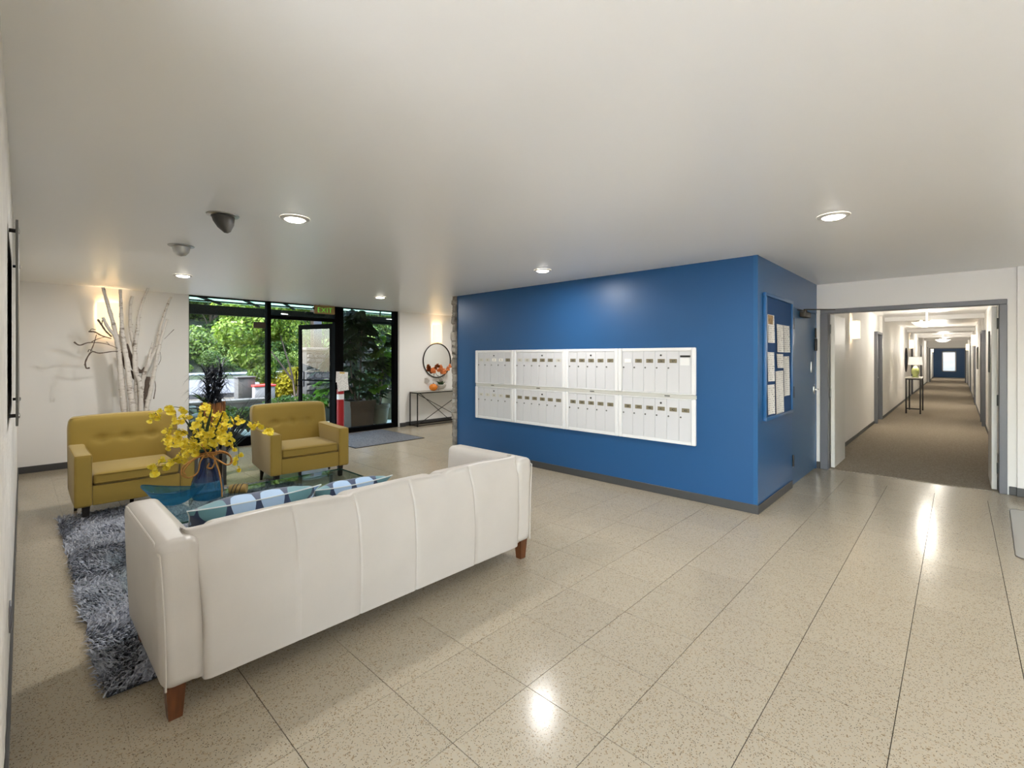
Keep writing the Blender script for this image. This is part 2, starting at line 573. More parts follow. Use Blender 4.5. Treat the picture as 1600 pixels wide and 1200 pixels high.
M['white_band'] = plain('white_reflective', (222, 220, 220), 0.4)
M['tape'] = plain('tan_tape', (204, 172, 96), 0.6)
M['bark'] = mat_wood('bark_pot', (96, 56, 26), (176, 116, 60), 4.0, 0.8, (26, 26, 2))
M['black_grass'] = leafy('black_grass', [(0.1, lin((18, 20, 26))), (0.9, lin((44, 50, 60)))], 0.1)
M['big_leaf'] = leafy('broad_leaf', [(0.1, lin((44, 74, 30))), (0.9, lin((86, 120, 56)))], 0.35)
M['concrete'] = plain('concrete', (62, 61, 59), 0.85, noise=0.15, scale=6.0, bump=0.3, bscale=20.0)
M['walk'] = plain('pale_paving', (222, 219, 213), 0.8, noise=0.08, scale=3.0)
M['road'] = plain('pale_road', (68, 67, 67), 0.85, noise=0.05, scale=2.0)
M['soil'] = plain('planting_bed_soil', (58, 52, 38), 0.95, noise=0.4, scale=5.0)
M['hill'] = plain('hill_undergrowth', (22, 34, 12), 0.95, noise=0.5, scale=1.5)
M['guard'] = plain('galvanised_rail', (150, 152, 154), 0.4, metal=0.3)
M['slate'] = mat_stone('grey_wall_stone', [(20, 20, 19), (36, 36, 34), (54, 53, 50)], 5.0)
M['ledge'] = mat_stone('stacked_ledge_stone', [(104, 98, 90), (142, 136, 126), (166, 160, 150), (122, 118, 110)], 12.0)
M['rock'] = mat_stone('pale_rock', [(50, 48, 45), (70, 68, 64), (86, 84, 80)], 4.0)
M['trunk'] = plain('grey_trunk', (66, 58, 46), 0.9, noise=0.3, scale=12.0, bump=0.4, bscale=20.0)
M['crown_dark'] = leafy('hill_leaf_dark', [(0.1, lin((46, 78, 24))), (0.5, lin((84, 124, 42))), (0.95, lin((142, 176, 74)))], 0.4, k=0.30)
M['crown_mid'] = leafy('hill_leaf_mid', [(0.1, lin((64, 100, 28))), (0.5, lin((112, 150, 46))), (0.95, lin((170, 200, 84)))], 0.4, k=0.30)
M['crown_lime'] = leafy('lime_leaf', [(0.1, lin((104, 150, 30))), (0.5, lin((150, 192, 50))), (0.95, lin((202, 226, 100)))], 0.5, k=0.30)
M['bush_yellow'] = leafy('yellow_bush_leaf', [(0.1, lin((190, 170, 30))), (0.9, lin((236, 226, 60)))], 0.4, k=0.55)
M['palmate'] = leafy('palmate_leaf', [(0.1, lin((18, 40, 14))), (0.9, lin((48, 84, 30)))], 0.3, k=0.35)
M['palmate_lit'] = leafy('sunlit_palmate_leaf', [(0.1, lin((70, 116, 28))), (0.9, lin((130, 176, 50)))], 0.5, k=0.40)  # lighter copy of the palmate leaf, sunlight put into its colour
M['planter_brown'] = plain('brown_planter', (62, 47, 28), 0.7, noise=0.1, scale=8.0)
M['planter_green'] = plain('green_grey_planter', (92, 90, 70), 0.65, noise=0.1, scale=8.0)
M['white_panel'] = plain('white_panel', (128, 128, 132), 0.5)
M['mat_gloss'] = plain('glossy_grey_vinyl', (158, 152, 144), 0.08, spec=0.6)
M['acrylic'] = plain('grey_acrylic_panel', (86, 84, 78), 0.3)
M['blind'] = glow('glowing_daylight_blind', (200, 216, 238), 0.17)  # the glow stands in for daylight at the end window
# ------------------------------------------------------------------ room shell
XW = -8.6      # window wall
YB = 4.80      # blue mailbox wall
XB = -1.37     # blue wall with the notice board
XS = -5.76     # far end of the mailbox block
YK = 7.35      # wall with the corridor doorway
XR = 3.6       # unseen side wall
YN = -2.4      # unseen wall behind the camera
XN = -1.2      # the room opens up behind the camera from here on

# floor: recessed joint plane with one object per tile in the visible part
fl = MB()
fl.box(XW, XR, -0.08, YK + 0.04, -0.12, -0.0045)
fl.box(XN, XR, YN, -0.08, -0.12, -0.0045)
floor = struct('floor', fl, M['grout'])
TX, TY, GAP = 0.4064, 0.427, 0.0030
def tile_mesh(m, x, y, gx=TX, gy=TY):
    a, b = gx / 2 - GAP / 2, gy / 2 - GAP / 2
    e = 0.0004
    v = [(x - a, y - b, -0.005), (x + a, y - b, -0.005), (x + a, y + b, -0.005), (x - a, y + b, -0.005),
         (x - a, y - b, -e), (x + a, y - b, -e), (x + a, y + b, -e), (x - a, y + b, -e),
         (x - a + e, y - b + e, 0), (x + a - e, y - b + e, 0), (x + a - e, y + b - e, 0), (x - a + e, y + b - e, 0)]
    f = [(8, 9, 10, 11)]
    for i in range(4):
        j = (i + 1) % 4
        f += [(i, j, 4 + j, 4 + i), (4 + i, 4 + j, 8 + j, 8 + i)]
    m.add(v, f)
sy_, cy_ = math.sin(YAW), math.cos(YAW)
def seen(x, y, z=0.0):
    d = -sy_ * x + cy_ * y
    if d < 0.35: return None
    u = 800 + 735.3 * (cy_ * x + sy_ * y) / d
    w = 557.7 - 735.3 * (z - EYE) / d
    return (u, w, d)
tiles = []
for i in range(-22, 12):
    for j in range(-8, 19):
        x = -0.187 + (i + 0.5) * TX; y = 1.153 + (j + 0.5) * TY
        if x < XW + TX / 2 + 0.02 or x > XR - TX / 2 or y > YK - TY / 2 + 0.1: continue
        if y < TY / 2 - 0.08 and x < XN + TX: continue
        if y < YN + TY / 2: continue
        if XS + 0.1 < x < XB - 0.1 and y > YB + 0.1: continue
        s_ = seen(x, y)
        vis = s_ is not None and -60 < s_[0] < 1660 and s_[1] < 1290
        if vis and -5.9 < x < XB and y > YB - 0.1: vis = False
        tiles.append((s_[2] if vis else 99, x, y, vis))
tiles.sort()
one = MB(); tile_mesh(one, 0, 0)
tile_me = one.mesh('tile', M['terrazzo'], smooth=False)
rest = MB()
for k, (d, x, y, vis) in enumerate(tiles):
    if vis and k < 298:
        link('tile', tile_me, floor, (x, y, random.uniform(-0.0004, 0)))
    else:
        tile_mesh(rest, x, y)
o = obj('tile', rest, M['terrazzo'], floor, smooth=False); o['kind'] = 'stuff'
ed = MB()
for x0, x1, y0, y1 in ((XW, XW + 0.30, 0.3, YK - 0.45), (XW, XN, -0.08, 0.3), (XW, XS + 0.2, YK - 0.45, YK), (XB - 0.05, XR, YK - 0.45, YK + 0.03)):
    ed.box(x0, x1, y0, y1, -0.004, -0.0008)
o = obj('tile_edging', ed, M['terrazzo'], floor, smooth=False); o['kind'] = 'stuff'

# ceiling slab of the lobby
ce = MB()
ce.box(XW - 0.14, XR + 0.1, -0.2, YK + 0.1, HC, HC + 0.3)
ce.box(XN - 0.1, XR + 0.1, YN - 0.1, -0.2, HC, HC + 0.3)
struct('ceiling', ce, M['ceiling'])

# walls
def wall_box(name, m, *bs):
    b = MB()
    for q in bs: b.box(*q)
    return struct(name, b, m)
# pale rough wall beside the camera, very slightly askew
wl = MB()
a0 = (-8.6, 0.016); a1 = (XN, -0.034)
nrm = Vector((a1[1] - a0[1], -(a1[0] - a0[0]), 0)).normalized()
segs = 90
vs = []; fs = []
for i in range(segs + 1):
    t = i / segs
    x = a0[0] + (a1[0] - a0[0]) * t; y = a0[1] + (a1[1] - a0[1]) * t
    jz = 0.0 if i % 2 else -0.0022
    vs += [(x, y + jz, 0), (x, y + jz, HC), (x, y - 0.12, 0), (x, y - 0.12, HC)]
for i in range(segs):
    a = 4 * i; b = a + 4
    fs += [(a, a + 1, b + 1, b), (a + 2, b + 2, b + 3, a + 3)]
fs += [(0, 2, 3, 1), (4 * segs, 4 * segs + 1, 4 * segs + 3, 4 * segs + 2)]
wl.add(vs, fs)
struct('wall_south', wl, M['rough_wall'])
wall_box('wall_recess', M['wall'], (XN - 0.1, XN, YN, -0.16, 0, HC), (XN - 0.1, XN + 0.2, YN - 0.1, YN, 0, HC), (3.4, XR + 0.1, YN - 0.1, YN, 0, HC), (XN + 0.2, 3.4, YN - 0.1, YN, 2.38, HC))
wall_box('wall_east', M['wall'], (XR, XR + 0.1, YN, YK, 0, HC))
# unseen glazed side added behind the camera to let in more daylight
ww = struct('added_window')
fb = MB(); pb = MB()
for i in range(5):
    c_ = XN + 0.2 + (3.4 - XN - 0.2) * i / 4
    fb.box(c_ - .025, c_ + .025, YN - 0.08, YN - 0.02, 0.0, 2.38)
obj('mullion', fb, M['black'], ww, smooth=False)
pb.box(XN + 0.2, 3.4, YN - 0.055, YN - 0.049, 0.0, 2.38)
obj('pane', pb, M['glass'], ww, smooth=False)
# window wall: solid pieces either side of the glazing
WY0, WY1 = 1.834, 5.566
wall_box('wall_west', M['wall'], (XW - 0.14, XW, -0.1, WY0, 0, HC), (XW - 0.14, XW, WY1, YK + 0.1, 0, HC))
wall_box('wall_alcove', M['wall'], (XW, XS + 0.02, YK, YK + 0.1, 0, HC))
# small end return beside the glazing
wall_box('trim_1', M['wall'], (XW, XW + 0.05, WY1 + 0.005, WY1 + 0.15, 0, HC))
# mailbox block
wall_box('wall_mailroom_front', M['blue'], (XS, XB - 0.02, YB, YB + 0.12, 0, HC))
wall_box('wall_mailroom_side', M['blue_side'], (XB - 0.12, XB, YB + 0.02, 6.05, 0, HC), (XB - 0.12, XB, 6.05, YK, 2.06, HC))
wall_box('trim_2', M['blue_side'], (XB - 0.035, XB + 0.004, YB - 0.004, YB + 0.035, 0, HC))
# doorway wall
DX0, DX1, DZ = -1.241, 0.321, 2.05
wall_box('wall_north', M['wall'], (XB - 0.12, DX0 - 0.02, YK, YK + 0.12, 0, HC), (DX1 + 0.02, 0.455, YK, YK + 0.12, 0, HC),
         (DX0 - 0.02, DX1 + 0.02, YK, YK + 0.12, DZ + 0.02, HC), (0.455, XR + 0.1, YK - 0.035, YK + 0.12, 0, HC))
# baseboards
def base(name, *bs):
    b = MB()
    for q in bs: b.rbox(*q, r=0.003, seg=1)
    return struct(name, b, M['base'])
base('baseboard_west', (XW + 0.0005, XW + 0.012, 0.02, WY0, 0.0005, 0.085), (XW + 0.051, XW + 0.063, WY1 + 0.01, WY1 + 0.15, 0.0005, 0.085), (XW + 0.0005, XW + 0.012, WY1 + 0.15, YK, 0.0005, 0.085))
base('baseboard_mailroom', (XS + 0.1, XB + 0.01, YB - 0.012, YB - 0.0005, 0.0005, 0.085), (XB + 0.0045, XB + 0.013, YB - 0.012, 6.04, 0.0005, 0.085))
base('baseboard_north', (XB, DX0 - 0.09, YK - 0.012, YK - 0.0005, 0.0005, 0.09), (DX1 + 0.075, 0.455, YK - 0.012, YK - 0.0005, 0.0005, 0.09), (0.45, 3.5, YK - 0.047, YK - 0.0355, 0.0005, 0.09))
b = MB()
ang = math.atan2(a1[1] - a0[1], a1[0] - a0[0])
b.box(0, 7.39, 0.0005, 0.009, 0.0005, 0.085, M=Matrix.Translation((a0[0], a0[1], 0)) @ Matrix.Rotation(ang, 4, 'Z'))
struct('baseboard_south', b, M['base'])

# stacked stone facing on the end of the mailbox block
wend = wall_box('wall_mailroom_end', M['slate'], (XS - 0.02, XS + 0.1, YB + 0.12, YK, 0, HC))
stone_mes = []
for k in range(6):
    r = random.Random(k)
    def dj(p, r=r):
        return p + Vector((r.uniform(-1, 1) * 0.006, r.uniform(-1, 1) * 0.006, r.uniform(-1, 1) * 0.005))
    s = MB(); s.softbox(-0.5, 0.5, -0.5, 0.5, -0.5, 0.5, r=0.16, n=2, disp=lambda p, r=r: p + Vector((r.uniform(-.05, .05), r.uniform(-.05, .05), r.uniform(-.05, .05))))
    stone_mes.append(s.mesh('stone', M['ledge']))
z = 0.0; row = 0
while z < HC - 0.005:
    hgt = min(random.choice([0.07, 0.09, 0.12, 0.15]), HC - z)
    if HC - z - hgt < 0.05: hgt = HC - z
    y = YB - 0.02
    while y < YK - 0.05:
        ln = random.uniform(0.16, 0.36)
        ln = min(ln, YK - y)
        dep = random.uniform(0.075, 0.115)
        o = link('stone', random.choice(stone_mes), wend, (XS - dep / 2 + 0.01, y + ln / 2, z + hgt / 2))
        o.scale = (dep * 1.12, ln * 1.06, hgt * 1.1)
        y += ln
    z += hgt

# ------------------------------------------------------------------ storefront glazing (in the window wall)
XG0, XG1 = XW - 0.11, XW - 0.03
def frame_bars(name, parent, bars):
    b = MB()
    for q in bars: b.rbox(*q, r=0.004, seg=1)
    return obj(name, b, M['black'], parent, smooth=False)
w1 = struct('window_1')
frame_bars('window_frame', w1, [(XG0, XG1, WY0, 2.973, HC - 0.02, HC - 0.001), (XG0, XG1, WY0, WY0 + 0.012, 0.002, HC - 0.02)])
frame_bars('window_sill', w1, [(XG0 - 0.02, XG1 + 0.03, WY0, 2.973, 0.002, 0.15)])
frame_bars('mullion', w1, [(XG0 - 0.02, XG1 + 0.02, 2.973, 3.035, 0.002, HC - 0.001)])
p = MB(); p.box(XW - 0.075, XW - 0.069, WY0 + 0.012, 2.973, 0.15, HC - 0.02); obj('pane', p, M['glass'], w1, smooth=False)
w2 = struct('window_2')
frame_bars('window_frame', w2, [(XG0, XG1, 3.035, 4.184, HC - 0.02, HC - 0.001), (XG0, XG1, 3.035, 4.184, 2.145, 2.205)])
p = MB(); p.box(XW - 0.075, XW - 0.069, 3.035, 4.184, 2.205, HC - 0.02); obj('pane', p, M['glass'], w2, smooth=False)
w3 = struct('window_3')
frame_bars('mullion', w3, [(XG0 - 0.02, XG1 + 0.02, 4.184, 4.27, 0.002, HC - 0.001)])
frame_bars('mullion', w3, [(XG0, XG1 + 0.01, 4.274, 4.36, 0.002, HC - 0.001)])
frame_bars('window_frame', w3, [(XG0, XG1, 4.36, 5.48, HC - 0.02, HC - 0.001), (XG0 - 0.02, XG1 + 0.028, 5.48, WY1, 0.002, HC - 0.001)])
frame_bars('window_sill', w3, [(XG0 - 0.02, XG1 + 0.03, 4.36, 5.48, 0.002, 0.09)])
p = MB(); p.box(XW - 0.075, XW - 0.069, 4.36, 5.48, 0.09, HC - 0.02); obj('pane', p, M['glass'], w3, smooth=False)
frame_bars('threshold', w2, [(XG0, XG1, 3.035, 4.184, -0.002, 0.012)])
# open door leaf, hinged at the double mullion and swung outwards
d1 = struct('door_1')
d1.location = (XW - 0.125, 4.215, 0); d1.rotation_euler = (0, 0, math.radians(17))
LX0, LX1, LY = -0.965, -0.02, 0.0
frame_bars('door_frame', d1, [(LX0, LX0 + 0.075, LY - 0.022, LY + 0.022, 0.02, 2.12), (LX1 - 0.075, LX1, LY - 0.022, LY + 0.022, 0.02, 2.12),
                              (LX0 + 0.075, LX1 - 0.075, LY - 0.022, LY + 0.022, 2.03, 2.12), (LX0 + 0.075, LX1 - 0.075, LY - 0.022, LY + 0.022, 0.02, 0.2)])
p = MB(); p.box(LX0 + 0.075, LX1 - 0.075, LY - 0.003, LY + 0.003, 0.2, 2.03); obj('pane', p, M['glass'], d1, smooth=False)
b = MB(); b.tube([(LX0 + 0.03, LY - 0.06, 1.02), (LX1 - 0.03, LY - 0.06, 1.02)], 0.014, 8)
b.tube([(LX0 + 0.03, LY - 0.06, 1.02), (LX0 + 0.03, LY - 0.015, 1.02)], 0.01, 6); b.tube([(LX1 - 0.03, LY - 0.06, 1.02), (LX1 - 0.03, LY - 0.015, 1.02)], 0.01, 6)
obj('push_bar', b, M['black'], d1)
b = MB(); b.tube([(LX0 + 0.04, LY + 0.02, 0.88), (LX0 + 0.04, LY + 0.08, 0.88), (LX0 + 0.04, LY + 0.08, 1.18), (LX0 + 0.04, LY + 0.02, 1.18)], 0.012, 8)
b.tube([(LX0 + 0.04, LY - 0.02, 0.9), (LX0 + 0.04, LY - 0.10, 0.9), (LX0 + 0.04, LY - 0.10, 1.2), (LX0 + 0.04, LY - 0.02, 1.2)], 0.012, 8)
obj('pull_handle', b, M['black'], d1)
# small brown plate fixed to the pane beside the mullion
t = obj('glass_sign', MB().rbox(XW - 0.066, XW - 0.052, 2.77, 2.962, 1.97, 2.075, r=0.004), plain('brown_sign_back', (62, 46, 30), 0.6))
tag(t, 'small plain brown plate stuck high on the glass beside the window mullion', 'sign')

# ------------------------------------------------------------------ mailroom door
d2 = struct('door_2')
b = MB(); b.rbox(XB - 0.05, XB - 0.004, 6.085, 7.30, 0.012, 2.045, r=0.003, seg=1)
obj('door_leaf', b, M['blue_door'], d2, smooth=False)
b = MB(); b.box(XB - 0.1, XB - 0.001, 6.05, 6.08, 0, 2.06); b.box(XB - 0.1, XB - 0.001, 7.305, 7.345, 0, 2.06); b.box(XB - 0.1, XB - 0.001, 6.05, 7.345, 2.049, 2.06)
obj('door_frame', b, M['blue_side'], d2, smooth=False)
for zc in (1.86, 1.08, 0.30):
    b = MB(); b.tube([(XB + 0.008, 6.083, zc - 0.065), (XB + 0.008, 6.083, zc + 0.065)], 0.011, 8); b.box(XB - 0.0035, XB + 0.003, 6.088, 6.125, zc - 0.06, zc + 0.06)
    obj('hinge', b, M['black_satin'], d2)
b = MB(); b.rbox(XB - 0.002, XB + 0.06, 6.42, 6.72, 1.955, 2.02, r=0.008)
b.tube([(XB + 0.03, 6.55, 2.02), (XB + 0.03, 6.55, 2.045)], 0.02, 10)
b.box(-0.012, 0.35, -0.012, 0.012, 0, 0.012, M=Matrix.Translation((XB + 0.03, 6.55, 2.045)) @ Matrix.Rotation(math.radians(42), 4, 'Z'))
b.box(0, 0.3, -0.008, 0.008, 0, 0.01, M=Matrix.Translation((XB + 0.03, 6.55, 2.03)) @ Matrix.Rotation(math.radians(-100), 4, 'Z'))
obj('door_closer', b, plain('bronze_closer', (58, 52, 44), 0.45, metal=0.4), d2, label='bronze door closer with a long swing arm')
b = MB(); b.rbox(XB - 0.002, XB + 0.012, 7.12, 7.2, 1.02, 1.1, r=0.01); b.tube([(XB + 0.005, 7.16, 1.06), (XB + 0.05, 7.16, 1.06), (XB + 0.055, 7.06, 1.06)], 0.011, 8); b.tube([(XB + 0.01, 7.16, 1.0), (XB + 0.014, 7.16, 1.12)], 0.008, 6)
obj('door_handle', b, M['chrome'], d2, label='chrome lever handle')
b = MB(); b.rbox(XB - 0.002, XB + 0.012, 6.98, 7.04, 1.28, 1.42, r=0.006)
obj('lock_plate', b, M['chrome'], d2, label='steel keypad lock plate')
b = MB(); b.rbox(XB - 0.002, XB + 0.02, 7.22, 7.29, 1.56, 1.72, r=0.006); b.rbox(XB - 0.002, XB + 0.012, 7.235, 7.28, 1.73, 1.86, r=0.004)
obj('latch_guard', b, M['black_satin'], d2)

# ------------------------------------------------------------------ corridor doorway and corridor
tr = MB()
for x0, x1 in ((DX0 - 0.086, DX0), (DX1, DX1 + 0.062)):
    tr.rbox(x0, x1, YK - 0.025, YK - 0.0005, 0.0015, DZ - 0.0005, r=0.004, seg=1)
tr.rbox(DX0 - 0.086, DX1 + 0.062, YK - 0.025, YK - 0.0005, DZ, DZ + 0.055, r=0.004, seg=1)
tr.box(DX0 - 0.018, DX0, YK, YK + 0.12, 0.001, DZ); tr.box(DX1, DX1 + 0.018, YK, YK + 0.12, 0.001, DZ); tr.box(DX0 - 0.018, DX1 + 0.018, YK, YK + 0.12, DZ, DZ + 0.018)
struct('trim_3', tr, M['frame_grey'])
YE = 46.0
CXL, CXR = -1.355, 0.42
b = MB(); b.box(CXL - 0.6, CXR + 0.6, YK + 0.04, YE + 0.2, -0.1, 0.006)
struct('floor_corridor', b, M['carpet'])
b = MB(); b.box(CXL - 0.1, CXR + 0.1, YK + 0.1, YE + 0.2, HC, HC + 0.2)
# shallow drop beams across the corridor
for yb in (14.6, 21.5, 28.0, 33.0):
    b.box(CXL, CXR, yb, yb + 0.35, HC - 0.10, HC)
struct('ceiling_corridor', b, M['ceiling'])
def corridor_side(name, X, sgn, doors, steps):
    """X: wall face; sgn -1 for the wall on the small-X side; doors: (y0, y1) recessed door openings; steps: (y, offset) wall face changes"""
    bw = MB()
    ys = [YK + 0.12]
    cuts = sorted(doors)
    def off(y):
        o_ = 0
        for (yy, d) in steps:
            if y >= yy: o_ = d
        return o_
    bounds = sorted(set([YK + 0.12, YE] + [q for d in cuts for q in d] + [q for q, _ in steps]))
    for a, c in zip(bounds[:-1], bounds[1:]):
        isd = any(d0 <= a + 1e-6 and c <= d1 + 1e-6 for d0, d1 in cuts)
        f = X - sgn * off(a)
        g = X + sgn * 0.2
        x0, x1 = min(f, g), max(f, g)
        if isd:
            bw.box(x0, x1, a, c, 2.05, HC)
            g2 = X + sgn * 0.22
            bw.box(min(X + sgn * 0.16, g2), max(X + sgn * 0.16, g2), a, c, 0, 2.05)
        else:
            bw.box(x0, x1, a, c, 0, HC)
    struct(name, bw, M['wall'])
    bb = MB()
    for a, c in zip(bounds[:-1], bounds[1:]):
        if any(d0 <= a + 1e-6 and c <= d1 + 1e-6 for d0, d1 in cuts): continue
        f = X - sgn * off(a)
        x0, x1 = sorted((f - sgn * 0.0005, f - sgn * 0.01))
        bb.box(x0, x1, a, c, 0.0065, 0.07)
    struct('baseboard' + name[4:], bb, M['base'])
Ldoors = [(13.1, 14.1), (23.4, 24.4), (29.5, 30.5), (36.2, 37.2)]
Rdoors = [(14.1, 15.1), (20.2, 21.2), (27.5, 28.5), (34.2, 35.2)]
corridor_side('wall_corridor_west', CXL, -1, Ldoors, [(14.1, 0.05)])
corridor_side('wall_corridor_east', CXR, 1, Rdoors, [(15.1, 0.03)])
n = 3
for sgn, X, ds in ((-1, CXL, Ldoors), (1, CXR, Rdoors)):
    for (d0, d1_) in ds:
        dd = struct('door_%d' % n); n += 1
        b = MB()
        x0, x1 = sorted((X + sgn * 0.10, X + sgn * 0.145)); b.box(x0, x1, d0 + 0.06, d1_ - 0.06, 0.012, 2.0)
        obj('door_leaf', b, M['frame_grey'], dd, smooth=False)
        b = MB()
        x0, x1 = sorted((X - sgn * 0.06, X + sgn * 0.15))
        b.box(x0, x1, d0 + 0.002, d0 + 0.06, 0.007, 2.045); b.box(x0, x1, d1_ - 0.06, d1_ - 0.002, 0.007, 2.045); b.box(x0, x1, d0 + 0.06, d1_ - 0.06, 2.0, 2.045)
        obj('door_frame', b, M['frame_grey'], dd, smooth=False)
        b = MB(); b.tube([(X + sgn * 0.1, d1_ - 0.13, 1.0), (X + sgn * 0.04, d1_ - 0.13, 1.0)], 0.012, 8); b.lathe([(0, -0.02), (0.025, -0.012), (0.025, 0.012), (0, 0.02)], 10, Matrix.Translation((X + sgn * 0.03, d1_ - 0.13, 1.0)))
        obj('door_knob', b, M['chrome'], dd)
# end wall with its window
b = MB()
b.box(CXL - 0.1, -0.813, YE, YE + 0.15, 0, HC); b.box(-0.142, CXR + 0.1, YE, YE + 0.15, 0, HC); b.box(-0.813, -0.142, YE, YE + 0.15, 0, 0.465); b.box(-0.813, -0.142, YE, YE + 0.15, 1.835, HC)
struct('wall_corridor_end', b, M['blue'])
w4 = struct('window_4')
b = MB()
for q in ((-0.85, -0.79, 0.43, 1.87), (-0.165, -0.105, 0.43, 1.87)): b.box(q[0], q[1], YE - 0.02, YE - 0.001, q[2], q[3])
b.box(-0.85, -0.105, YE - 0.02, YE - 0.001, 1.81, 1.87); b.box(-0.85, -0.105, YE - 0.02, YE - 0.001, 0.43, 0.49); 
obj('window_frame', b, M['white_door'], w4, smooth=False)
b = MB()
for i in range(26):
    zz = 0.49 + 0.051 * i
    b.box(-0.79, -0.165, YE + 0.03, YE + 0.036, zz, zz + 0.045)
o = obj('blind', b, M['blind'], w4, smooth=False)
# lowered header before the end wall
b = MB(); b.box(CXL, CXR, 37.0, 37.3, 2.0, HC); b.box(CXL, CXL + 0.12, 37.0, 37.3, 0.007, 2.0); b.box(CXR - 0.1, CXR, 37.0, 37.3, 0.007, 2.0)
struct('trim_4', b, M['wall'])
b = MB(); b.box(CXL + 0.12, CXR - 0.1, 36.97, 36.998, 1.95, 2.0); b.box(CXL + 0.12, CXL + 0.17, 36.97, 36.998, 0.007, 1.95); b.box(CXR - 0.15, CXR - 0.1, 36.97, 36.998, 0.007, 1.95)
struct('trim_5', b, M['frame_grey'])
# double door leaves standing open into the corridor
for nm, x0, sgn in (('door_%d' % n, DX0 + 0.008, 1), ('door_%d' % (n + 1), DX1 - 0.053, -1)):
    dd = struct(nm)
    b = MB(); b.rbox(x0, x0 + 0.045, YK + 0.125, YK + 0.90, 0.012, DZ - 0.01, r=0.003, seg=1)
    obj('door_leaf', b, M['white_door'], dd, smooth=False)
    xx = DX0 + 0.003 if sgn > 0 else DX1 - 0.003
    for zc in (1.85, 1.0, 0.25):
        h = MB(); h.tube([(xx, YK + 0.121, zc - 0.06), (xx, YK + 0.121, zc + 0.06)], 0.009, 8)
        obj('hinge', h, M['nickel'], dd)
    if sgn < 0:
        b = MB(); b.rbox(x0 - 0.014, x0 - 0.0005, YK + 0.45, YK + 0.56, 1.3, 1.78, r=0.004)
        obj('sign_plate', b, M['nickel'], dd, label='grey plate on the door leaf')
# ------------------------------------------------------------------ lamps of the lobby
def downlight(x, y, label, on=True, grp='ceiling disc lights of the lobby'):
    t = thing('ceiling_light', label, 'ceiling light', (x, y, HC), 0, grp)
    obj('trim_ring', MB().lathe([(0.066, -0.012), (0.078, -0.014), (0.094, -0.006), (0.096, -0.0005)], 32), M['trim_white'], t)
    obj('lens', MB().lathe([(0.0, -0.0245), (0.03, -0.0235), (0.055, -0.0195), (0.066, -0.012)], 28), M['lamp_disc'], t)
    l = bpy.data.lights.new('disc_emitter', 'AREA'); l.shape = 'DISK'; l.size = 0.15; l.energy = LAMP_W; l.color = WARM; l.spread = PI
    lo = link('disc_emitter', l, t, (0, 0, -0.03))
    return t
downlight(-3.331, 1.33, 'lit disc ceiling light between the sofa and the shaded eyeball spot')
downlight(-6.607, 1.352, 'lit disc ceiling light above the mustard chair by the birch branches')
downlight(-3.333, 4.008, 'lit disc ceiling light in front of the blue mailbox wall')
downlight(-0.616, 3.823, 'lit disc ceiling light on the side of the corridor doorway')
downlight(-6.715, 4.014, 'lit disc ceiling light over the grey door mat')
for x, y in ((1.9, 1.35), (1.9, 3.9), (-7.2, 6.3)):  # unseen lamps without fixtures, added to brighten the room and the dark alcove
    l = bpy.data.lights.new('disc_emitter', 'AREA'); l.shape = 'DISK'; l.size = 0.15; l.energy = LAMP_W; l.color = WARM; l.spread = PI
    link('disc_emitter', l, None, (x, y, HC - 0.03))
# two eyeball spots
t = thing('eyeball_spot', 'dark conical shaded eyeball spot in the ceiling, unlit, beside a disc light', 'spotlight', (-3.611, 0.964, HC), 0, 'eyeball spots in the ceiling')
obj('trim_ring', MB().lathe([(0.062, -0.004), (0.07, -0.012), (0.095, -0.007), (0.098, -0.0005)], 28), M['chrome'], t)
obj('shade', MB().lathe([(0.068, 0.0), (0.066, -0.03), (0.05, -0.075), (0.02, -0.115), (0.0, -0.122)], 24, Matrix.Rotation(math.radians(14), 4, 'X')), plain('dark_spot_shade', (72, 70, 66), 0.45, metal=0.3), t)
t = thing('eyeball_spot', 'white eyeball spot in the ceiling aimed at the birch branches', 'spotlight', (-4.87, 0.983, HC), 0, 'eyeball spots in the ceiling')
obj('trim_ring', MB().lathe([(0.062, -0.004), (0.07, -0.012), (0.095, -0.007), (0.098, -0.0005)], 28), M['chrome'], t)
obj('eyeball', MB().lathe([(0.066, 0.0), (0.066, -0.02), (0.057, -0.055), (0.035, -0.082), (0.0, -0.092)], 24), plain('silver_eyeball', (190, 190, 188), 0.3, metal=0.7), t)
l = bpy.data.lights.new('eyeball_light', 'SPOT'); l.energy = 17; l.color = WARM; l.spot_size = math.radians(115); l.spot_blend = 0.8; l.shadow_soft_size = 0.04
lo = link('eyeball_light', l, None, (-4.99, 0.983, HC - 0.11)); lo.rotation_euler = Vector((0.9, 0.1, 0.8)).to_track_quat('Z', 'Y').to_euler()

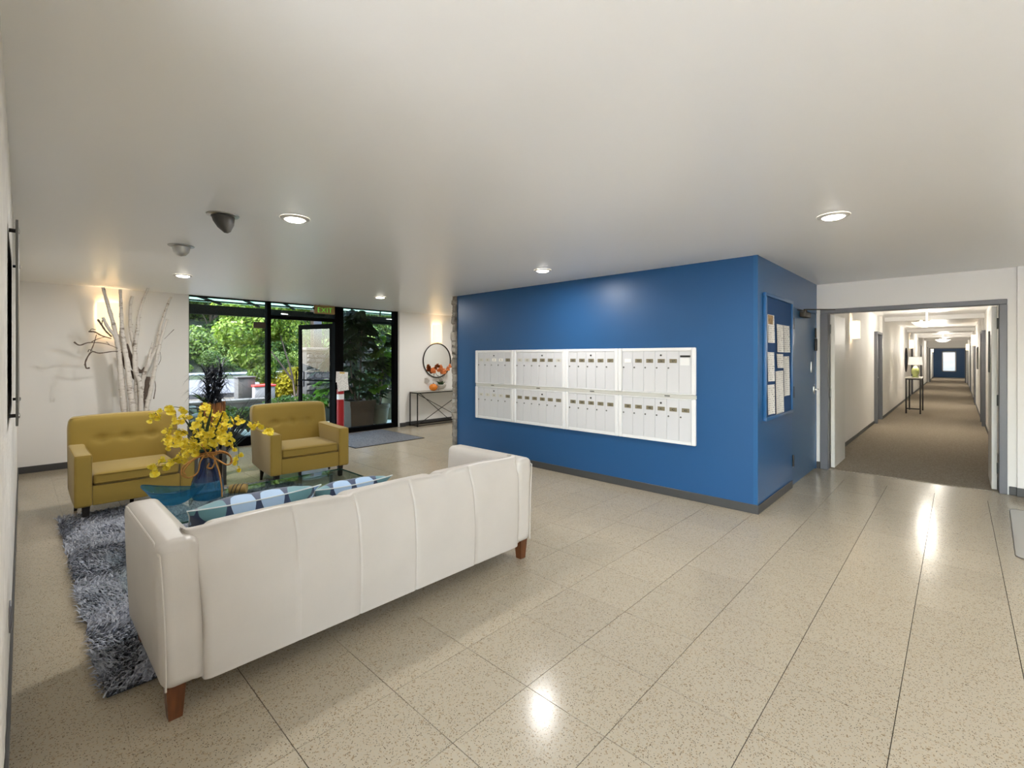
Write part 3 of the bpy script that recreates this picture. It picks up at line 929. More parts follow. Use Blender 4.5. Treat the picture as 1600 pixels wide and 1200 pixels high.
def wall_sconce(x, y, z0, z1, w, nx, ny, label, grp, m, power=0.0, dep=None):
    """shade standing off a wall whose outward normal is (nx, ny)"""
    t = thing('wall_sconce', label, 'wall lamp', (x, y, z0), math.atan2(ny, nx), grp)
    dep = dep or w * 0.42
    h = z1 - z0
    pr = []
    k = 12
    poly = [(0.012, -w / 2)] + [(0.012 + dep * math.cos(a), w / 2 * math.sin(a)) for a in [(-PI / 2 + PI * i / k) for i in range(k + 1)]] + [(0.012, w / 2)]
    b = MB()
    n = len(poly)
    b.add([(px, py, 0) for px, py in poly] + [(px, py, h) for px, py in poly], [(i, i + 1, n + i + 1, n + i) for i in range(n - 1)])
    obj('shade', b, m, t)
    b = MB(); b.rbox(0.0005, 0.014, -w * 0.3, w * 0.3, h * 0.2, h * 0.8, r=0.003); b.tube([(0.01, 0, h + 0.006), (dep * 0.8, 0, h + 0.006)], 0.006, 6); b.tube([(0.01, 0, -0.006), (dep * 0.8, 0, -0.006)], 0.006, 6)
    b.tube([(0.01, 0, h + 0.006), (0.01, 0, -0.006)], 0.005, 6)
    obj('bracket', b, M['trim_white'], t)
    if power:
        l = bpy.data.lights.new('sconce_bulb', 'POINT'); l.energy = power; l.color = (1.0, 0.86, 0.66); l.shadow_soft_size = 0.03
        link('sconce_bulb', l, t, (0.012 + dep * 0.5, 0, h * 0.62))
    return t
wall_sconce(XW, 0.888, 1.82, 2.23, 0.25, 1, 0, 'warm lit half-round wall sconce glowing behind the birch branches', 'lobby wall sconces', M['sconce'], 1.1)
wall_sconce(XW, 6.575, 1.81, 2.2, 0.25, 1, 0, 'warm lit half-round wall sconce above the round mirror', 'lobby wall sconces', M['sconce'], 1.1)

# ------------------------------------------------------------------ white sofa
def objw(name, mb, m, root, parent=None, **kw):
    """geometry given in room coordinates, stored relative to its thing"""
    L = root.location
    mb.v = [(p[0] - L[0], p[1] - L[1], p[2] - L[2]) for p in mb.v]
    return obj(name, mb, m, parent or root, **kw)
def lerp(a, b, t): return a + (b - a) * t
sofa = thing('sofa', 'long white leather sofa on walnut legs with its back turned to the open floor', 'sofa', (-2.72, 1.515, 0))
SY0, SY1 = 0.40, 2.625
# arms: slabs with softly rounded tops, falling gently to the front
for y0, y1, lean in ((SY0, SY0 + 0.15, -0.02), (SY1 - 0.15, SY1, 0.02)):
    def arm(p, y0=y0, y1=y1, lean=lean):
        t = max(0.0, (p.z - 0.13) / 0.6)
        p = p.copy()
        p.y += lean * t * t
        # the front leans back, low at its toe
        fx = (p.x + 2.3) / -0.82
        if fx > 0.5:
            p.x += 0.03 * (1 - t) * (fx - 0.5)
        mid = (y0 + y1) / 2
        p.y += (p.y - mid) * 0.10 * math.sin(PI * min(1, t))
        return p
    objw('arm', MB().softbox(-3.12, -2.295, y0, y1, 0.13, 0.735, r=0.042, n=9, disp=arm), M['leather'], sofa, ang=80)
    yo = y0 if lean < 0 else y1
    pts = []
    for k in range(11):
        pts.append((-2.30 - 0.0, yo + lean * ((k / 10.0) ** 2) + (0.012 if lean < 0 else -0.012), 0.14 + 0.545 * k / 10))
    for k in range(1, 11):
        pts.append((-2.31 - 0.75 * k / 10, yo + lean + (0.006 if lean < 0 else -0.006), 0.722 - 0.0 * k))
    objw('piping', MB().tube([(p[0] + (0.004 if i < 11 else 0), p[1], p[2]) for i, p in enumerate(pts)], 0.0045, 6), M['leather'], sofa)
# back: one leaning shell with stitched seams; wider at the top than at the foot
SEAMS = (0.93, 1.25, 1.60, 2.06)
nz = 22
ts = sorted(set([0.0, 1.0] + [i / 64 for i in range(65)] + [min(1, max(0, (q - 0.513) / 1.999 + e)) for q in SEAMS for e in (-0.006, -0.003, -0.0015, 0, 0.0015, 0.003, 0.006)] + [0.003, 0.007, 0.012, 0.988, 0.993, 0.997]))
vs = []; fs = []
def back_profile(t):
    z = lerp(0.125, 0.752, t)
    x = -2.285 - 0.035 * t * t - 0.03 * max(0, t - 0.8) / 0.2 + 0.016 * math.sin(PI * min(1, t * 1.05))
    return x, z
rows = [back_profile(i / nz) for i in range(nz + 1)]
# rounded top running over to the inner face
top = rows[-1]
for k in range(1, 9):
    a = PI / 2 * k / 8
    rows.append((top[0] - 0.055 * math.sin(a), top[1] + 0.012 * math.sin(PI * k / 8) - 0.05 * (1 - math.cos(a)) * 0.6))
for k in range(1, 7):
    rows.append((rows[nz + 8][0] - 0.02 * k / 6, rows[nz + 8][1] - 0.30 * k / 6))
R_ = len(rows)
NC = len(ts) + 2
for i, (x, z) in enumerate(rows):
    t = min(1.0, max(0, (z - 0.125) / 0.62))
    f_ = max(0, (t - 0.35) / 0.65) ** 1.6
    h0, h1 = lerp(0.543, 0.493, f_), lerp(2.482, 2.532, f_)
    line = []
    for q in ts:
        y = lerp(h0, h1, q)
        dx = 0.0
        for sq_ in SEAMS:
            dx -= 0.006 * math.exp(-((y - sq_) / 0.005) ** 2)
        e = min(y - h0, h1 - y)
        dx -= 0.016 * math.exp(-(e / 0.010))
        zz = z
        if i >= nz - 1:
            for g0 in (1.215, 1.865):
                zz -= 0.014 * math.exp(-((y - g0) / 0.03) ** 2)
            zz += 0.006 * math.sin((y - 0.5) / 0.65 * 2 * PI - PI / 2)
        line.append((x + dx, y, zz))
    side = -0.09 if i <= nz else 0.0
    line = [(line[0][0] + side, line[0][1] - 0.004, line[0][2])] + line + [(line[-1][0] + side, line[-1][1] + 0.004, line[-1][2])]
    vs += line
for i in range(R_ - 1):
    for j in range(NC - 1):
        a = i * NC + j
        fs.append((a, a + 1, a + NC + 1, a + NC))
b = MB(); b.add(vs, fs)
objw('back', b, M['leather'], sofa, ang=70)
objw('base_frame', MB().rbox(-3.10, -2.305, SY0 + 0.1, SY1 - 0.1, 0.13, 0.30, r=0.02), M['leather'], sofa)
for k in range(3):
    y0 = 0.565 + 0.632 * k
    def puff(p, y0=y0):
        p = p.copy()
        u = (p.y - y0 - 0.316) / 0.316; w = (p.x + 2.86) / 0.38
        if p.z > 0.36: p.z += 0.03 * max(0, 1 - u * u) * max(0, 1 - w * w)
        return p
    objw('seat_cushion', MB().softbox(-3.21, -2.52, y0 + 0.003, y0 + 0.629, 0.295, 0.45, r=0.06, n=8, disp=puff), M['leather'], sofa, ang=80)
    def lean(p, y0=y0):
        p = p.copy()
        t = (p.z - 0.44) / 0.31
        p.x += 0.10 * t
        u = (p.y - y0 - 0.316) / 0.316
        p.x -= 0.025 * max(0, 1 - u * u) * max(0, 1 - (2 * t - 1) ** 2)
        return p
    objw('back_cushion', MB().softbox(-2.60, -2.46, y0 + 0.004, y0 + 0.628, 0.44, 0.742, r=0.05, n=8, disp=lean), M['leather'], sofa, ang=80)
def leg_mb(x, y, top, a, b_, ox=0, oy=0):
    m = MB()
    v = [(x - a, y - a, top), (x + a, y - a, top), (x + a, y + a, top), (x - a, y + a, top), (x - b_ + ox, y - b_ + oy, 0.0), (x + b_ + ox, y - b_ + oy, 0.0), (x + b_ + ox, y + b_ + oy, 0.0), (x - b_ + ox, y + b_ + oy, 0.0)]
    m.add(v, [(0, 1, 2, 3), (7, 6, 5, 4), (0, 4, 5, 1), (1, 5, 6, 2), (2, 6, 7, 3), (3, 7, 4, 0)])
    return m
for x, y in ((-2.345, SY0 + 0.05), (-2.345, SY1 - 0.06), (-3.04, SY0 + 0.06), (-3.04, SY1 - 0.06)):
    objw('leg', leg_mb(x, y, 0.14, 0.034, 0.024), M['walnut'], sofa, smooth=False)

# ------------------------------------------------------------------ throw pillows
def pillow_mesh(w, h, T, seed):
    r = random.Random(seed)
    n = 18
    b = MB()
    def pt(u, v, s):
        k = (1 - abs(u) ** 2.6) * (1 - abs(v) ** 2.6)
        t = T * (max(0, k) ** 0.55)
        x = u * w / 2 * (1 - 0.09 * (1 - v * v) * abs(u) ** 3 + 0.03 * abs(u * v) ** 6)
        y = v * h / 2 * (1 - 0.12 * (1 - u * u) * abs(v) ** 3 + 0.03 * abs(u * v) ** 6)
        wr = 0.006 * math.sin(6 * u + 2 * v + seed) * math.cos(5 * v - seed) * k
        return (x, y, s * (t / 2 + wr))
    for s in (1, -1):
        g = [[pt(-1 + 2 * i / n, -1 + 2 * j / n, s) for j in range(n + 1)] for i in range(n + 1)]
        vv = [p for row in g for p in row]
        ff = []
        for i in range(n):
            for j in range(n):
                a = i * (n + 1) + j
                q = (a, a + n + 1, a + n + 2, a + 1)
                ff.append(q if s > 0 else q[::-1])
        b.add(vv, ff)
    edge = []
    for i in range(n): edge.append(pt(-1 + 2 * i / n, -1, 1))
    for j in range(n): edge.append(pt(1, -1 + 2 * j / n, 1))
    for i in range(n): edge.append(pt(1 - 2 * i / n, 1, 1))
    for j in range(n): edge.append(pt(-1, 1 - 2 * j / n, 1))
    return b, edge
def pillow(label, loc, w, h, T, tilt, yaw, seed, roll=0.0):
    t = thing('throw_pillow', label, 'pillow', loc, 0, 'disc-print throw pillows on the sofa')
    # local x runs along the sofa, local y up the pillow, z out of its face
    t.rotation_euler = (Matrix.Rotation(yaw, 4, 'Z') @ Matrix.Rotation(roll, 4, 'X') @ Matrix(((0, 1, 0, 0), (-1, 0, 0, 0), (0, 0, 1, 0), (0, 0, 0, 1))) @ Matrix.Rotation(tilt, 4, 'X')).to_euler()
    b, e = pillow_mesh(w, h, T, seed)
    obj('cover', b, M['circles'], t, ang=80)
    obj('piping', MB().tube(e, 0.0035, 6, closed=True), M['piping_pale'], t)
    return t
PILLOWS = [
    ('navy disc-print pillow lying back in the sofa corner beside the vase', (-2.80, 0.87, 0.605), 0.62, 0.46, 0.19, 40, 0.0, 1),
    ('navy disc-print pillow at the middle of the sofa, a corner poking up', (-2.84, 1.43, 0.575), 0.48, 0.45, 0.17, 38, -0.04, 4),
]

# ------------------------------------------------------------------ mustard armchairs
def make_chair(label, loc, rz, grp):
    t = thing('armchair', label, 'armchair', loc, rz, grp)
    mu, pi_ = M['mustard'], M['mustard_pipe']
    for s in (-1, 1):
        y0, y1 = sorted((s * 0.33, s * 0.452))
        def arm(p):
            p = p.copy()
            # side foot cut up towards the rear, arm falling slightly to the rear
            if p.x < 0: p.z += 0.02 * (-p.x / 0.41) * (1 if p.z > 0.4 else 1.5)
            return p
        a = obj('arm', MB().softbox(-0.36, 0.41, y0, y1, 0.135, 0.60, r=0.022, n=7, disp=arm), mu, t, ang=70)
        f = MB()
        for yy in (y0 + 0.006, y1 - 0.006):
            f.tube([(0.402, yy, 0.15), (0.404, yy, 0.585)], 0.004, 6)
            f.tube([(0.40, yy, 0.594), (-0.2, yy, 0.60)], 0.004, 6)
        f.tube([(0.402, y0 + 0.006, 0.594), (0.402, y1 - 0.006, 0.594)], 0.004, 6)
        obj('piping', f, pi_, a)
    obj('front_rail', MB().rbox(-0.3, 0.395, -0.331, 0.331, 0.137, 0.315, r=0.012), mu, t)
    def puff(p):
        p = p.copy()
        u = p.y / 0.32; w = (p.x - 0.1) / 0.32
        k = max(0, 1 - u * u) * max(0, 1 - w * w)
        if p.z > 0.38: p.z += 0.028 * k
        if p.x > 0.36: p.x += 0.012 * max(0, 1 - u * u)
        return p
    c = obj('seat_cushion', MB().softbox(-0.24, 0.398, -0.326, 0.326, 0.317, 0.425, r=0.03, n=9, disp=puff), mu, t, ang=70)
    f = MB()
    for zz in (0.342, 0.414):
        f.tube([(0.402 + 0.012 * (1 - (y / 0.32) ** 2), y, zz) for y in [(-0.31 + 0.062 * i) for i in range(11)]], 0.0045, 6)
    obj('piping', f, pi_, c)
    BT = (-0.205, 0.0, 0.205)
    def rake(p):
        p = p.copy()
        q = (p.z - 0.15) / 0.73
        u = p.y / 0.45
        front = p.x > -0.27
        p.x -= 0.15 * q
        if front:
            d = 0.0
            for by in BT:
                d -= 0.035 * math.exp(-(((p.y - by) / 0.04) ** 2 + ((p.z - 0.655) / 0.035) ** 2))
            if abs(p.y) < 0.26:
                d -= 0.010 * math.exp(-((p.z - 0.655) / 0.014) ** 2)
            d += 0.028 * max(0, 1 - u * u) * math.sin(PI * min(1, max(0, q)))
            p.x += d
        # rounded upper corners and a slightly crowned top
        if q > 0.8:
            p.z += 0.014 * (1 - u * u)
            p.y *= 1 - 0.05 * ((q - 0.8) / 0.2) ** 2 * abs(u) ** 3
        return p
    bk = obj('backrest', MB().softbox(-0.36, -0.19, -0.452, 0.452, 0.15, 0.872, r=0.042, n=30, disp=rake), mu, t, ang=70)
    pts = [(-0.20 - 0.15 * q - 0.006, 0.0, 0) for q in (0,)]
    for by in BT:
        obj('button', MB().lathe([(0, 0.006), (0.011, 0.004), (0.015, -0.003)], 12, Matrix.Translation((-0.325, by, 0.655)) @ Matrix.Rotation(PI / 2, 4, 'Y')), pi_, bk)
    f = MB()
    edge = []
    for k in range(9): edge.append((-0.205 - 0.15 * (0.61 + 0.35 * k / 8), -0.438 + 0.0 * k, 0.60 + 0.23 * k / 8))
    edge += [(-0.205 - 0.15 * 0.985, -0.43 + 0.86 * k / 12, 0.862 + 0.013 * (1 - ((k - 6) / 6) ** 2)) for k in range(13)]
    for k in range(9): edge.append((-0.205 - 0.15 * (0.96 - 0.35 * k / 8), 0.438, 0.83 - 0.23 * k / 8))
    obj('piping', f.tube(edge, 0.004, 6), pi_, bk)
    for (x, y, a, b_, ox, oy) in ((0.335, -0.37, 0.028, 0.02, 0, 0), (0.335, 0.37, 0.028, 0.02, 0, 0), (-0.1, -0.40, 0.022, 0.011, -0.01, -0.01), (-0.1, 0.40, 0.022, 0.011, -0.01, 0.01), (0.0, 0.0, 0.018, 0.014, 0, 0)):
        obj('leg', leg_mb(x, y, 0.14, a, b_, ox, oy), M['dark_leg'], t, smooth=False)
    return t
make_chair('mustard tufted armchair in front of the birch branches, half behind the flowers', (-6.055, 0.805, 0), 0.0, 'mustard armchairs')
make_chair('mustard tufted armchair in front of the glass entrance', (-5.955, 2.435, 0), math.radians(-3.5), 'mustard armchairs')

for (lb, loc, w, h, T, tilt, yaw, seed) in PILLOWS:
    pillow(lb, loc, w, h, T, math.radians(tilt), yaw, seed)

# ------------------------------------------------------------------ shag rug
RX0, RX1, RY0, RY1 = -5.88, -2.675, 0.27, 2.2
rug = thing('shag_rug', 'shaggy slate grey rug under the sofa front, coffee table and armchair', 'rug', ((RX0 + RX1) / 2, (RY0 + RY1) / 2, 0))
objw('backing', MB().rbox(RX0, RX1, RY0, RY1, 0.001, 0.012, r=0.004), M['rug_base'], rug)
NB = 62000
px_ = rng.uniform(RX0 - 0.012, RX1 + 0.012, NB); py_ = rng.uniform(RY0 - 0.012, RY1 + 0.012, NB)
an = rng.uniform(0, 2 * PI, NB) * 0.5 + 2.2 * np.sin(px_ * 5 + py_ * 4) + 1.5 * np.sin(py_ * 9 - px_ * 3)
ln_ = rng.uniform(0.022, 0.055, NB); ht = rng.uniform(0.016, 0.036, NB); wd = rng.uniform(0.003, 0.006, NB)
dx_, dy_ = np.cos(an), np.sin(an)
co = np.zeros((NB, 5, 3))
ox_, oy_ = px_ - rug.location[0], py_ - rug.location[1]
for k, (fl_, fh, fw) in enumerate(((0, 0, -1), (0, 0, 1), (0.45, 0.85, -0.9), (0.45, 0.85, 0.9), (1.0, 1.0, 0))):
    co[:, k, 0] = ox_ + dx_ * ln_ * fl_ - dy_ * wd * fw
    co[:, k, 1] = oy_ + dy_ * ln_ * fl_ + dx_ * wd * fw
    co[:, k, 2] = 0.011 + ht * fh
def np_mesh(name, co, faces_per, m):
    """co: (n, k, 3); faces_per: index tuples within one item"""
    n, k, _ = co.shape
    me = bpy.data.meshes.new(name)
    me.vertices.add(n * k)
    me.vertices.foreach_set('co', co.reshape(-1).astype(np.float32))
    base_i = (np.arange(n) * k)[:, None]
    loops = np.concatenate([base_i + np.array(f)[None, :] for f in faces_per], axis=1)
    tot = np.tile(np.array([len(f) for f in faces_per]), n)
    me.loops.add(loops.size)
    me.loops.foreach_set('vertex_index', loops.reshape(-1).astype(np.int32))
    me.polygons.add(len(tot))
    st = np.concatenate([[0], np.cumsum(tot)[:-1]])
    me.polygons.foreach_set('loop_start', st.astype(np.int32))
    me.update(calc_edges=True)
    me.materials.append(m)
    return me
o = link('pile', np_mesh('pile', co, [(0, 1, 3, 2), (2, 3, 4)], M['rug_pile']), rug); o['kind'] = 'stuff'

# ------------------------------------------------------------------ coffee table
TZ = 0.42
tb = thing('coffee_table', 'low glass coffee table between the sofa and the mustard armchairs', 'coffee table', (-3.945, 1.365, 0))
objw('glass_top', MB().rbox(-4.27, -3.62, 0.60, 2.13, TZ - 0.014, TZ, r=0.003, seg=1), M['table_glass'], tb, smooth=False)
b = MB()
for (x0, x1, y0, y1) in ((-4.2735, -4.2705, 0.60, 2.13), (-3.6195, -3.6165, 0.60, 2.13), (-4.27, -3.62, 0.5965, 0.5995), (-4.27, -3.62, 2.1305, 2.1335)):
    b.box(x0, x1, y0, y1, TZ - 0.013, TZ - 0.001)
objw('glass_edge', b, M['glass_edge'], tb, smooth=False)
for x in (-4.17, -3.72):
    for y in (0.74, 1.99):
        objw('leg', MB().tube([(x, y, TZ - 0.0145), (x, y, 0.0)], 0.018, 12), M['chrome'], tb)
objw('stretcher', MB().tube([(-4.17, 0.74, 0.2), (-4.17, 1.99, 0.2)], 0.009, 8).tube([(-3.72, 0.74, 0.2), (-3.72, 1.99, 0.2)], 0.009, 8).tube([(-4.17, 1.365, 0.2), (-3.72, 1.365, 0.2)], 0.009, 8), M['chrome'], tb)

# vase with a raffia bow
VX, VY = -4.07, 0.985
vase = thing('glass_vase', 'blue glass vase with a raffia bow on the coffee table', 'vase', (VX, VY, TZ + 0.001))
outer = [(0.0, 0.0), (0.07, 0.0), (0.092, 0.012), (0.107, 0.05), (0.108, 0.085), (0.098, 0.14), (0.078, 0.2), (0.058, 0.26), (0.048, 0.31), (0.047, 0.345), (0.056, 0.37), (0.062, 0.38)]
obj('body', MB().lathe(outer[:6], 36), M['blue_glass'], vase)
obj('neck', MB().lathe(outer[5:], 36), M['deep_glass'], vase)
rp = MB()
for k in range(3):
    rp.tube([(0.056 * math.cos(a), 0.056 * math.sin(a), 0.325 + 0.012 * k + 0.004 * math.sin(3 * a + k)) for a in [2 * PI * i / 20 for i in range(20)]], 0.006, 6, closed=True)
RV = Vector((math.cos(YAW), math.sin(YAW), 0))
_v = Vector((VX, VY, 0)).normalized(); FV = _v; RP = Vector((-_v.y, _v.x, 0)) * -1.0
def vp(r, d, z): return tuple(RP * r - FV * d + Vector((0, 0, z)))
def spline(pts, n=8):
    """Catmull-Rom through the points"""
    P_ = [Vector(p) for p in pts]
    P_ = [P_[0] * 2 - P_[1]] + P_ + [P_[-1] * 2 - P_[-2]]
    out = []
    for i in range(1, len(P_) - 2):
        for k in range(n):
            t = k / n
            a, b_, c, d = P_[i - 1], P_[i], P_[i + 1], P_[i + 2]
            out.append(0.5 * ((2 * b_) + (c - a) * t + (2 * a - 5 * b_ + 4 * c - d) * t * t + (3 * b_ - a - 3 * c + d) * t ** 3))
    out.append(P_[-2])
    return out
for pts in ([(-0.02, .058, .34), (-0.07, .08, .325), (-0.14, .08, .28), (-0.155, .08, .22), (-0.11, .085, .19), (-0.06, .08, .22), (-0.045, .075, .29), (-0.02, .06, .335)],
            [(0.02, .058, .34), (0.08, .08, .36), (0.135, .08, .33), (0.155, .08, .27), (0.12, .085, .255), (0.07, .08, .29), (0.03, .065, .33)],
            [(0.02, .06, .335), (0.1, .075, .345), (0.15, .07, .30), (0.13, .075, .25), (0.06, .075, .30)],
            [(0.03, .06, .335), (0.05, .09, .29), (0.075, .11, .2), (0.088, .12, .1), (0.09, .12, .03)],
            [(0.0, .062, .335), (0.045, .085, .30), (0.03, .09, .245), (0.0, .085, .25), (0.012, .085, .28)],
            [(-0.02, .06, .34), (-0.09, .08, .31), (-0.14, .09, .25), (-0.13, .09, .21)],
            [(0.0, .06, .34), (-0.02, .075, .39), (-0.035, .08, .42)]):
    rp.tube(spline([vp(*q) for q in pts], 6), 0.0055, 6)
obj('raffia_bow', rp, M['rope'], vase, ang=60)
# boat-shaped glass bowl
bowl = thing('glass_bowl', 'boat-shaped turquoise glass bowl in front of the vase', 'bowl', (-4.105, 0.775, TZ + 0.001), YAW)
b = MB(); nu, nv = 28, 8
vs = []; fs = []
for j in range(nv + 1):
    t = j / nv
    for i in range(nu):
        a = 2 * PI * i / nu
        cx_, sx_ = math.cos(a), math.sin(a)
        L = lerp(0.06, 0.205, t ** 0.75); Wd = lerp(0.04, 0.10, t ** 0.6)
        xx = L * cx_ * (1 + 0.08 * t * abs(cx_) ** 4); yy = Wd * sx_ * (abs(sx_) ** 0.25)
        zz = 0.10 * t + 0.035 * t * t * abs(cx_) ** 3
        vs.append((xx, yy, zz))
for j in range(nv):
    for i in range(nu):
        i2 = (i + 1) % nu
        fs.append((j * nu + i, j * nu + i2, (j + 1) * nu + i2, (j + 1) * nu + i))
fs.append(tuple(range(nu))[::-1])
b.add(vs, fs)
obj('body', b, M['blue_glass'], bowl, ang=80)
obj('rim', MB().tube([vs[nv * nu + i] for i in range(nu)], 0.0035, 6, closed=True), M['blue_glass'], bowl)
# roll bound with dark wire
t = thing('candle_roll', 'small tan bark roll bound with dark wire rings, beside the vase', 'ornament', (-4.06, 1.19, TZ + 0.0365), YAW + 0.25)
obj('roll', MB().lathe([(0, -0.06), (0.034, -0.06), (0.036, -0.05), (0.036, 0.05), (0.034, 0.06), (0, 0.06)], 20, Matrix.Rotation(PI / 2, 4, 'Y')), plain('tan_bark_roll', (150, 124, 70), 0.7, noise=0.2, scale=20), t)
for xx in (-0.035, -0.01, 0.02):
    obj('wire_ring', MB().tube([(xx + 0.012 * math.sin(a), 0.038 * math.cos(a), 0.038 * math.sin(a)) for a in [2 * PI * i / 18 for i in range(18)]], 0.003, 5, closed=True), M['black_satin'], t)

# ------------------------------------------------------------------ yellow orchid sprays
fw = thing('orchid_arrangement', 'spreading yellow orchid sprays standing in the blue glass vase', 'flowers', (VX, VY, TZ + 0.02))
def blossom_mesh(seed, s=1.0):
    r = random.Random(seed)
    b = MB()
    def petal(dirv, up, L, Wd, cup):
        d = Vector(dirv).normalized(); u = Vector(up); w = d.cross(u).normalized(); u = w.cross(d).normalized()
        q = [d * 0.08 * L, d * L * 0.5 + w * Wd * 0.5 + u * cup * 0.4, d * L * 0.92 + w * Wd * 0.34 + u * cup, d * L + u * cup * 1.1, d * L * 0.92 - w * Wd * 0.34 + u * cup, d * L * 0.5 - w * Wd * 0.5 + u * cup * 0.4]
        b.add(q, [(0, 1, 2, 3), (0, 3, 4, 5)])
    for a in (-0.55, 0.0, 0.55):
        petal((math.sin(a) * 0.9, 0.1, -1), (0, 1, 0), 0.030 * s, 0.030 * s, 0.006 * s)
    for a in (0.9, 1.9, 2.9, 4.1, 5.2):
        petal((math.cos(a), 0.25, math.sin(a) * 0.8 + 0.3), (0, 1, 0), 0.017 * s, 0.012 * s, 0.005 * s)
    return b.mesh('blossom', M['petal'], ang=60)
bl = [blossom_mesh(k, random.uniform(0.9, 1.25)) for k in range(5)]
def fpos(px, py, dd=0.0):
    """where the sprays stood when measured: image measure at the vase's distance less dd, in the vase's own frame"""
    D = sy_ * -VX + cy_ * VY - dd
    u = (px - 800) / 735.3; v = (557.7 - py) / 735.3
    return Vector((D * (-sy_ + u * cy_), D * (cy_ + u * sy_), EYE + D * v)) - Vector((VX, VY, TZ + 0.02))
SPRAYS = [
    ([(322, 705), (312, 670), (296, 645), (275, 636), (258, 640), (240, 648), (233, 655)], 0.02, 11),
    ([(321, 705), (305, 672), (290, 652), (272, 655)], 0.06, 10),
    ([(322, 705), (300, 685), (280, 672), (258, 670)], 0.1, 10),
    ([(320, 705), (296, 694), (272, 688), (254, 682)], 0.14, 11),
    ([(320, 706), (300, 698), (284, 694), (262, 694)], 0.12, 10),
    ([(320, 706), (298, 704), (280, 716), (262, 722), (246, 724), (237, 736)], 0.17, 10),
    ([(322, 705), (318, 672), (322, 645), (326, 634)], -0.05, 8),
    ([(323, 705), (328, 672), (338, 652), (352, 650)], -0.08, 10),
    ([(324, 705), (340, 676), (358, 660), (376, 655), (395, 660), (412, 668), (424, 674)], -0.1, 12),
    ([(324, 705), (336, 688), (346, 668), (350, 660)], 0.10, 10),
    ([(323, 705), (334, 692), (346, 682), (360, 684)], 0.15, 10),
    ([(323, 705), (318, 684), (312, 668), (306, 655)], 0.12, 9),
    ([(324, 705), (342, 690), (360, 688), (372, 700), (372, 718), (371, 728)], 0.0, 6),
    ([(322, 705), (325, 688), (328, 672), (330, 664)], 0.16, 7),
    ([(321, 706), (308, 700), (296, 708), (286, 712)], 0.18, 8),
]
for si, (pp, dd, nb) in enumerate(SPRAYS):
    P_ = [fpos(pp[0][0], 720, 0.0) + Vector((random.uniform(-.015, .015), random.uniform(-.015, .015), -0.1))]
    P_ += [fpos(px, py, dd * (k / (len(pp) - 1))) for k, (px, py) in enumerate(pp)]
    sp_ = spline(P_, 6)
    m = len(sp_)
    st = obj('flower_stem', MB().tube(sp_, [lerp(0.0035, 0.0014, k / (m - 1)) for k in range(m)], 5), M['stem'], fw)
    nb = int(nb * 1.5)
    for k in range(nb):
        t = lerp(0.42, 1.0, k / max(1, nb - 1))
        q = sp_[min(m - 1, int(t * (m - 1)))]
        q = q + Vector((random.uniform(-1, 1), random.uniform(-1, 1), random.uniform(-1, 1))) * 0.028
        o = link('blossom', bl[k % 5], st, q, (random.uniform(-.6, .6), random.uniform(-.5, .5), YAW + PI + random.uniform(-.9, .9)))
        s_ = random.uniform(0.8, 1.25); o.scale = (s_, s_, s_)
# strap leaves in the middle
for k in range(9):
    a = random.uniform(-0.7, 0.7); L = random.uniform(0.22, 0.36)
    tip = fpos(322 + 60 * math.sin(a), 705 - L / 3.5 * 735 * math.cos(a), random.uniform(-.1, .1))
    b0 = fpos(322 + random.uniform(-5, 5), 712, 0) + Vector((random.uniform(-.02, .02), random.uniform(-.02, .02), -0.02))
    midp = (b0 + tip) / 2 + Vector((0, 0, 0.03))
    sp_ = spline([b0, midp, tip], 5)
    w = 0.013; vs = []; fs = []
    for i, q in enumerate(sp_):
        ww = w * (math.sin(PI * min(1, 0.15 + 0.85 * i / (len(sp_) - 1))) + 0.05)
        vs += [q - RV * ww, q + RV * ww + Vector((0, 0, 0.002))]
    for i in range(len(sp_) - 1):
        fs.append((2 * i, 2 * i + 1, 2 * i + 3, 2 * i + 2))
    obj('leaf', MB().add(vs, fs), M['stem_dark'], fw)
def text_mesh(curve):
    o = bpy.data.objects.new('lettering', curve); C.objects.link(o)
    dg = bpy.context.evaluated_depsgraph_get()
    me = bpy.data.meshes.new_from_object(o.evaluated_get(dg))
    bpy.data.objects.remove(o)
    return me
# ------------------------------------------------------------------ birch branches in the corner
BX = -8.15
def at_x(px, py, X):
    u = (px - 800) / 735.3; v = (557.7 - py) / 735.3
    d = (-sy_ + u * cy_, cy_ + u * sy_, v)
    t = X / d[0]
    return Vector((X, t * d[1], EYE + t * d[2]))
birch = thing('birch_branches', 'tall bundle of bare white birch branches standing in the corner', 'branches', (-8.12, 1.12, 0))
def zb(zx, zy, X=BX): return at_x(110 + zx * 0.1834, 440 + zy * 0.1833, X)
def branch(pts, r0, r1, dx=0.0, m='birch', name='branch', low=None, parent=None):
    P_ = [zb(x, y, BX + dx) for x, y in pts]
    if low is not None:
        P_.append(Vector((BX + dx * 0.6, low, 0.22)))
    sp_ = spline(P_, 6)
    n = len(sp_)
    rr = [lerp(r1, r0, k / (n - 1)) * (1 + 0.10 * math.sin(k * 1.7)) for k in range(n)]
    b = MB().tube(sp_, rr, 9)
    if m == 'birch':
        for k in range(3, n - 2, 3):     # cut knots
            q = sp_[k]; d = Vector((random.uniform(-.3, 1), random.uniform(-1, 1), random.uniform(0.1, .8))).normalized()
            b.tube([q, q + d * (rr[k] + 0.012)], [rr[k] * 0.45, rr[k] * 0.28], 6)
    return objw(name, b, M[m], birch, parent=parent, ang=60)
b1 = branch([(278, 50), (320, 200), (372, 380), (410, 560), (428, 760), (440, 900), (460, 1110)], 0.040, 0.018, 0.10, low=1.02)
b2 = branch([(425, 68), (432, 220), (440, 400), (462, 560), (490, 740), (510, 930), (530, 1110)], 0.040, 0.016, 0.16, low=1.07)
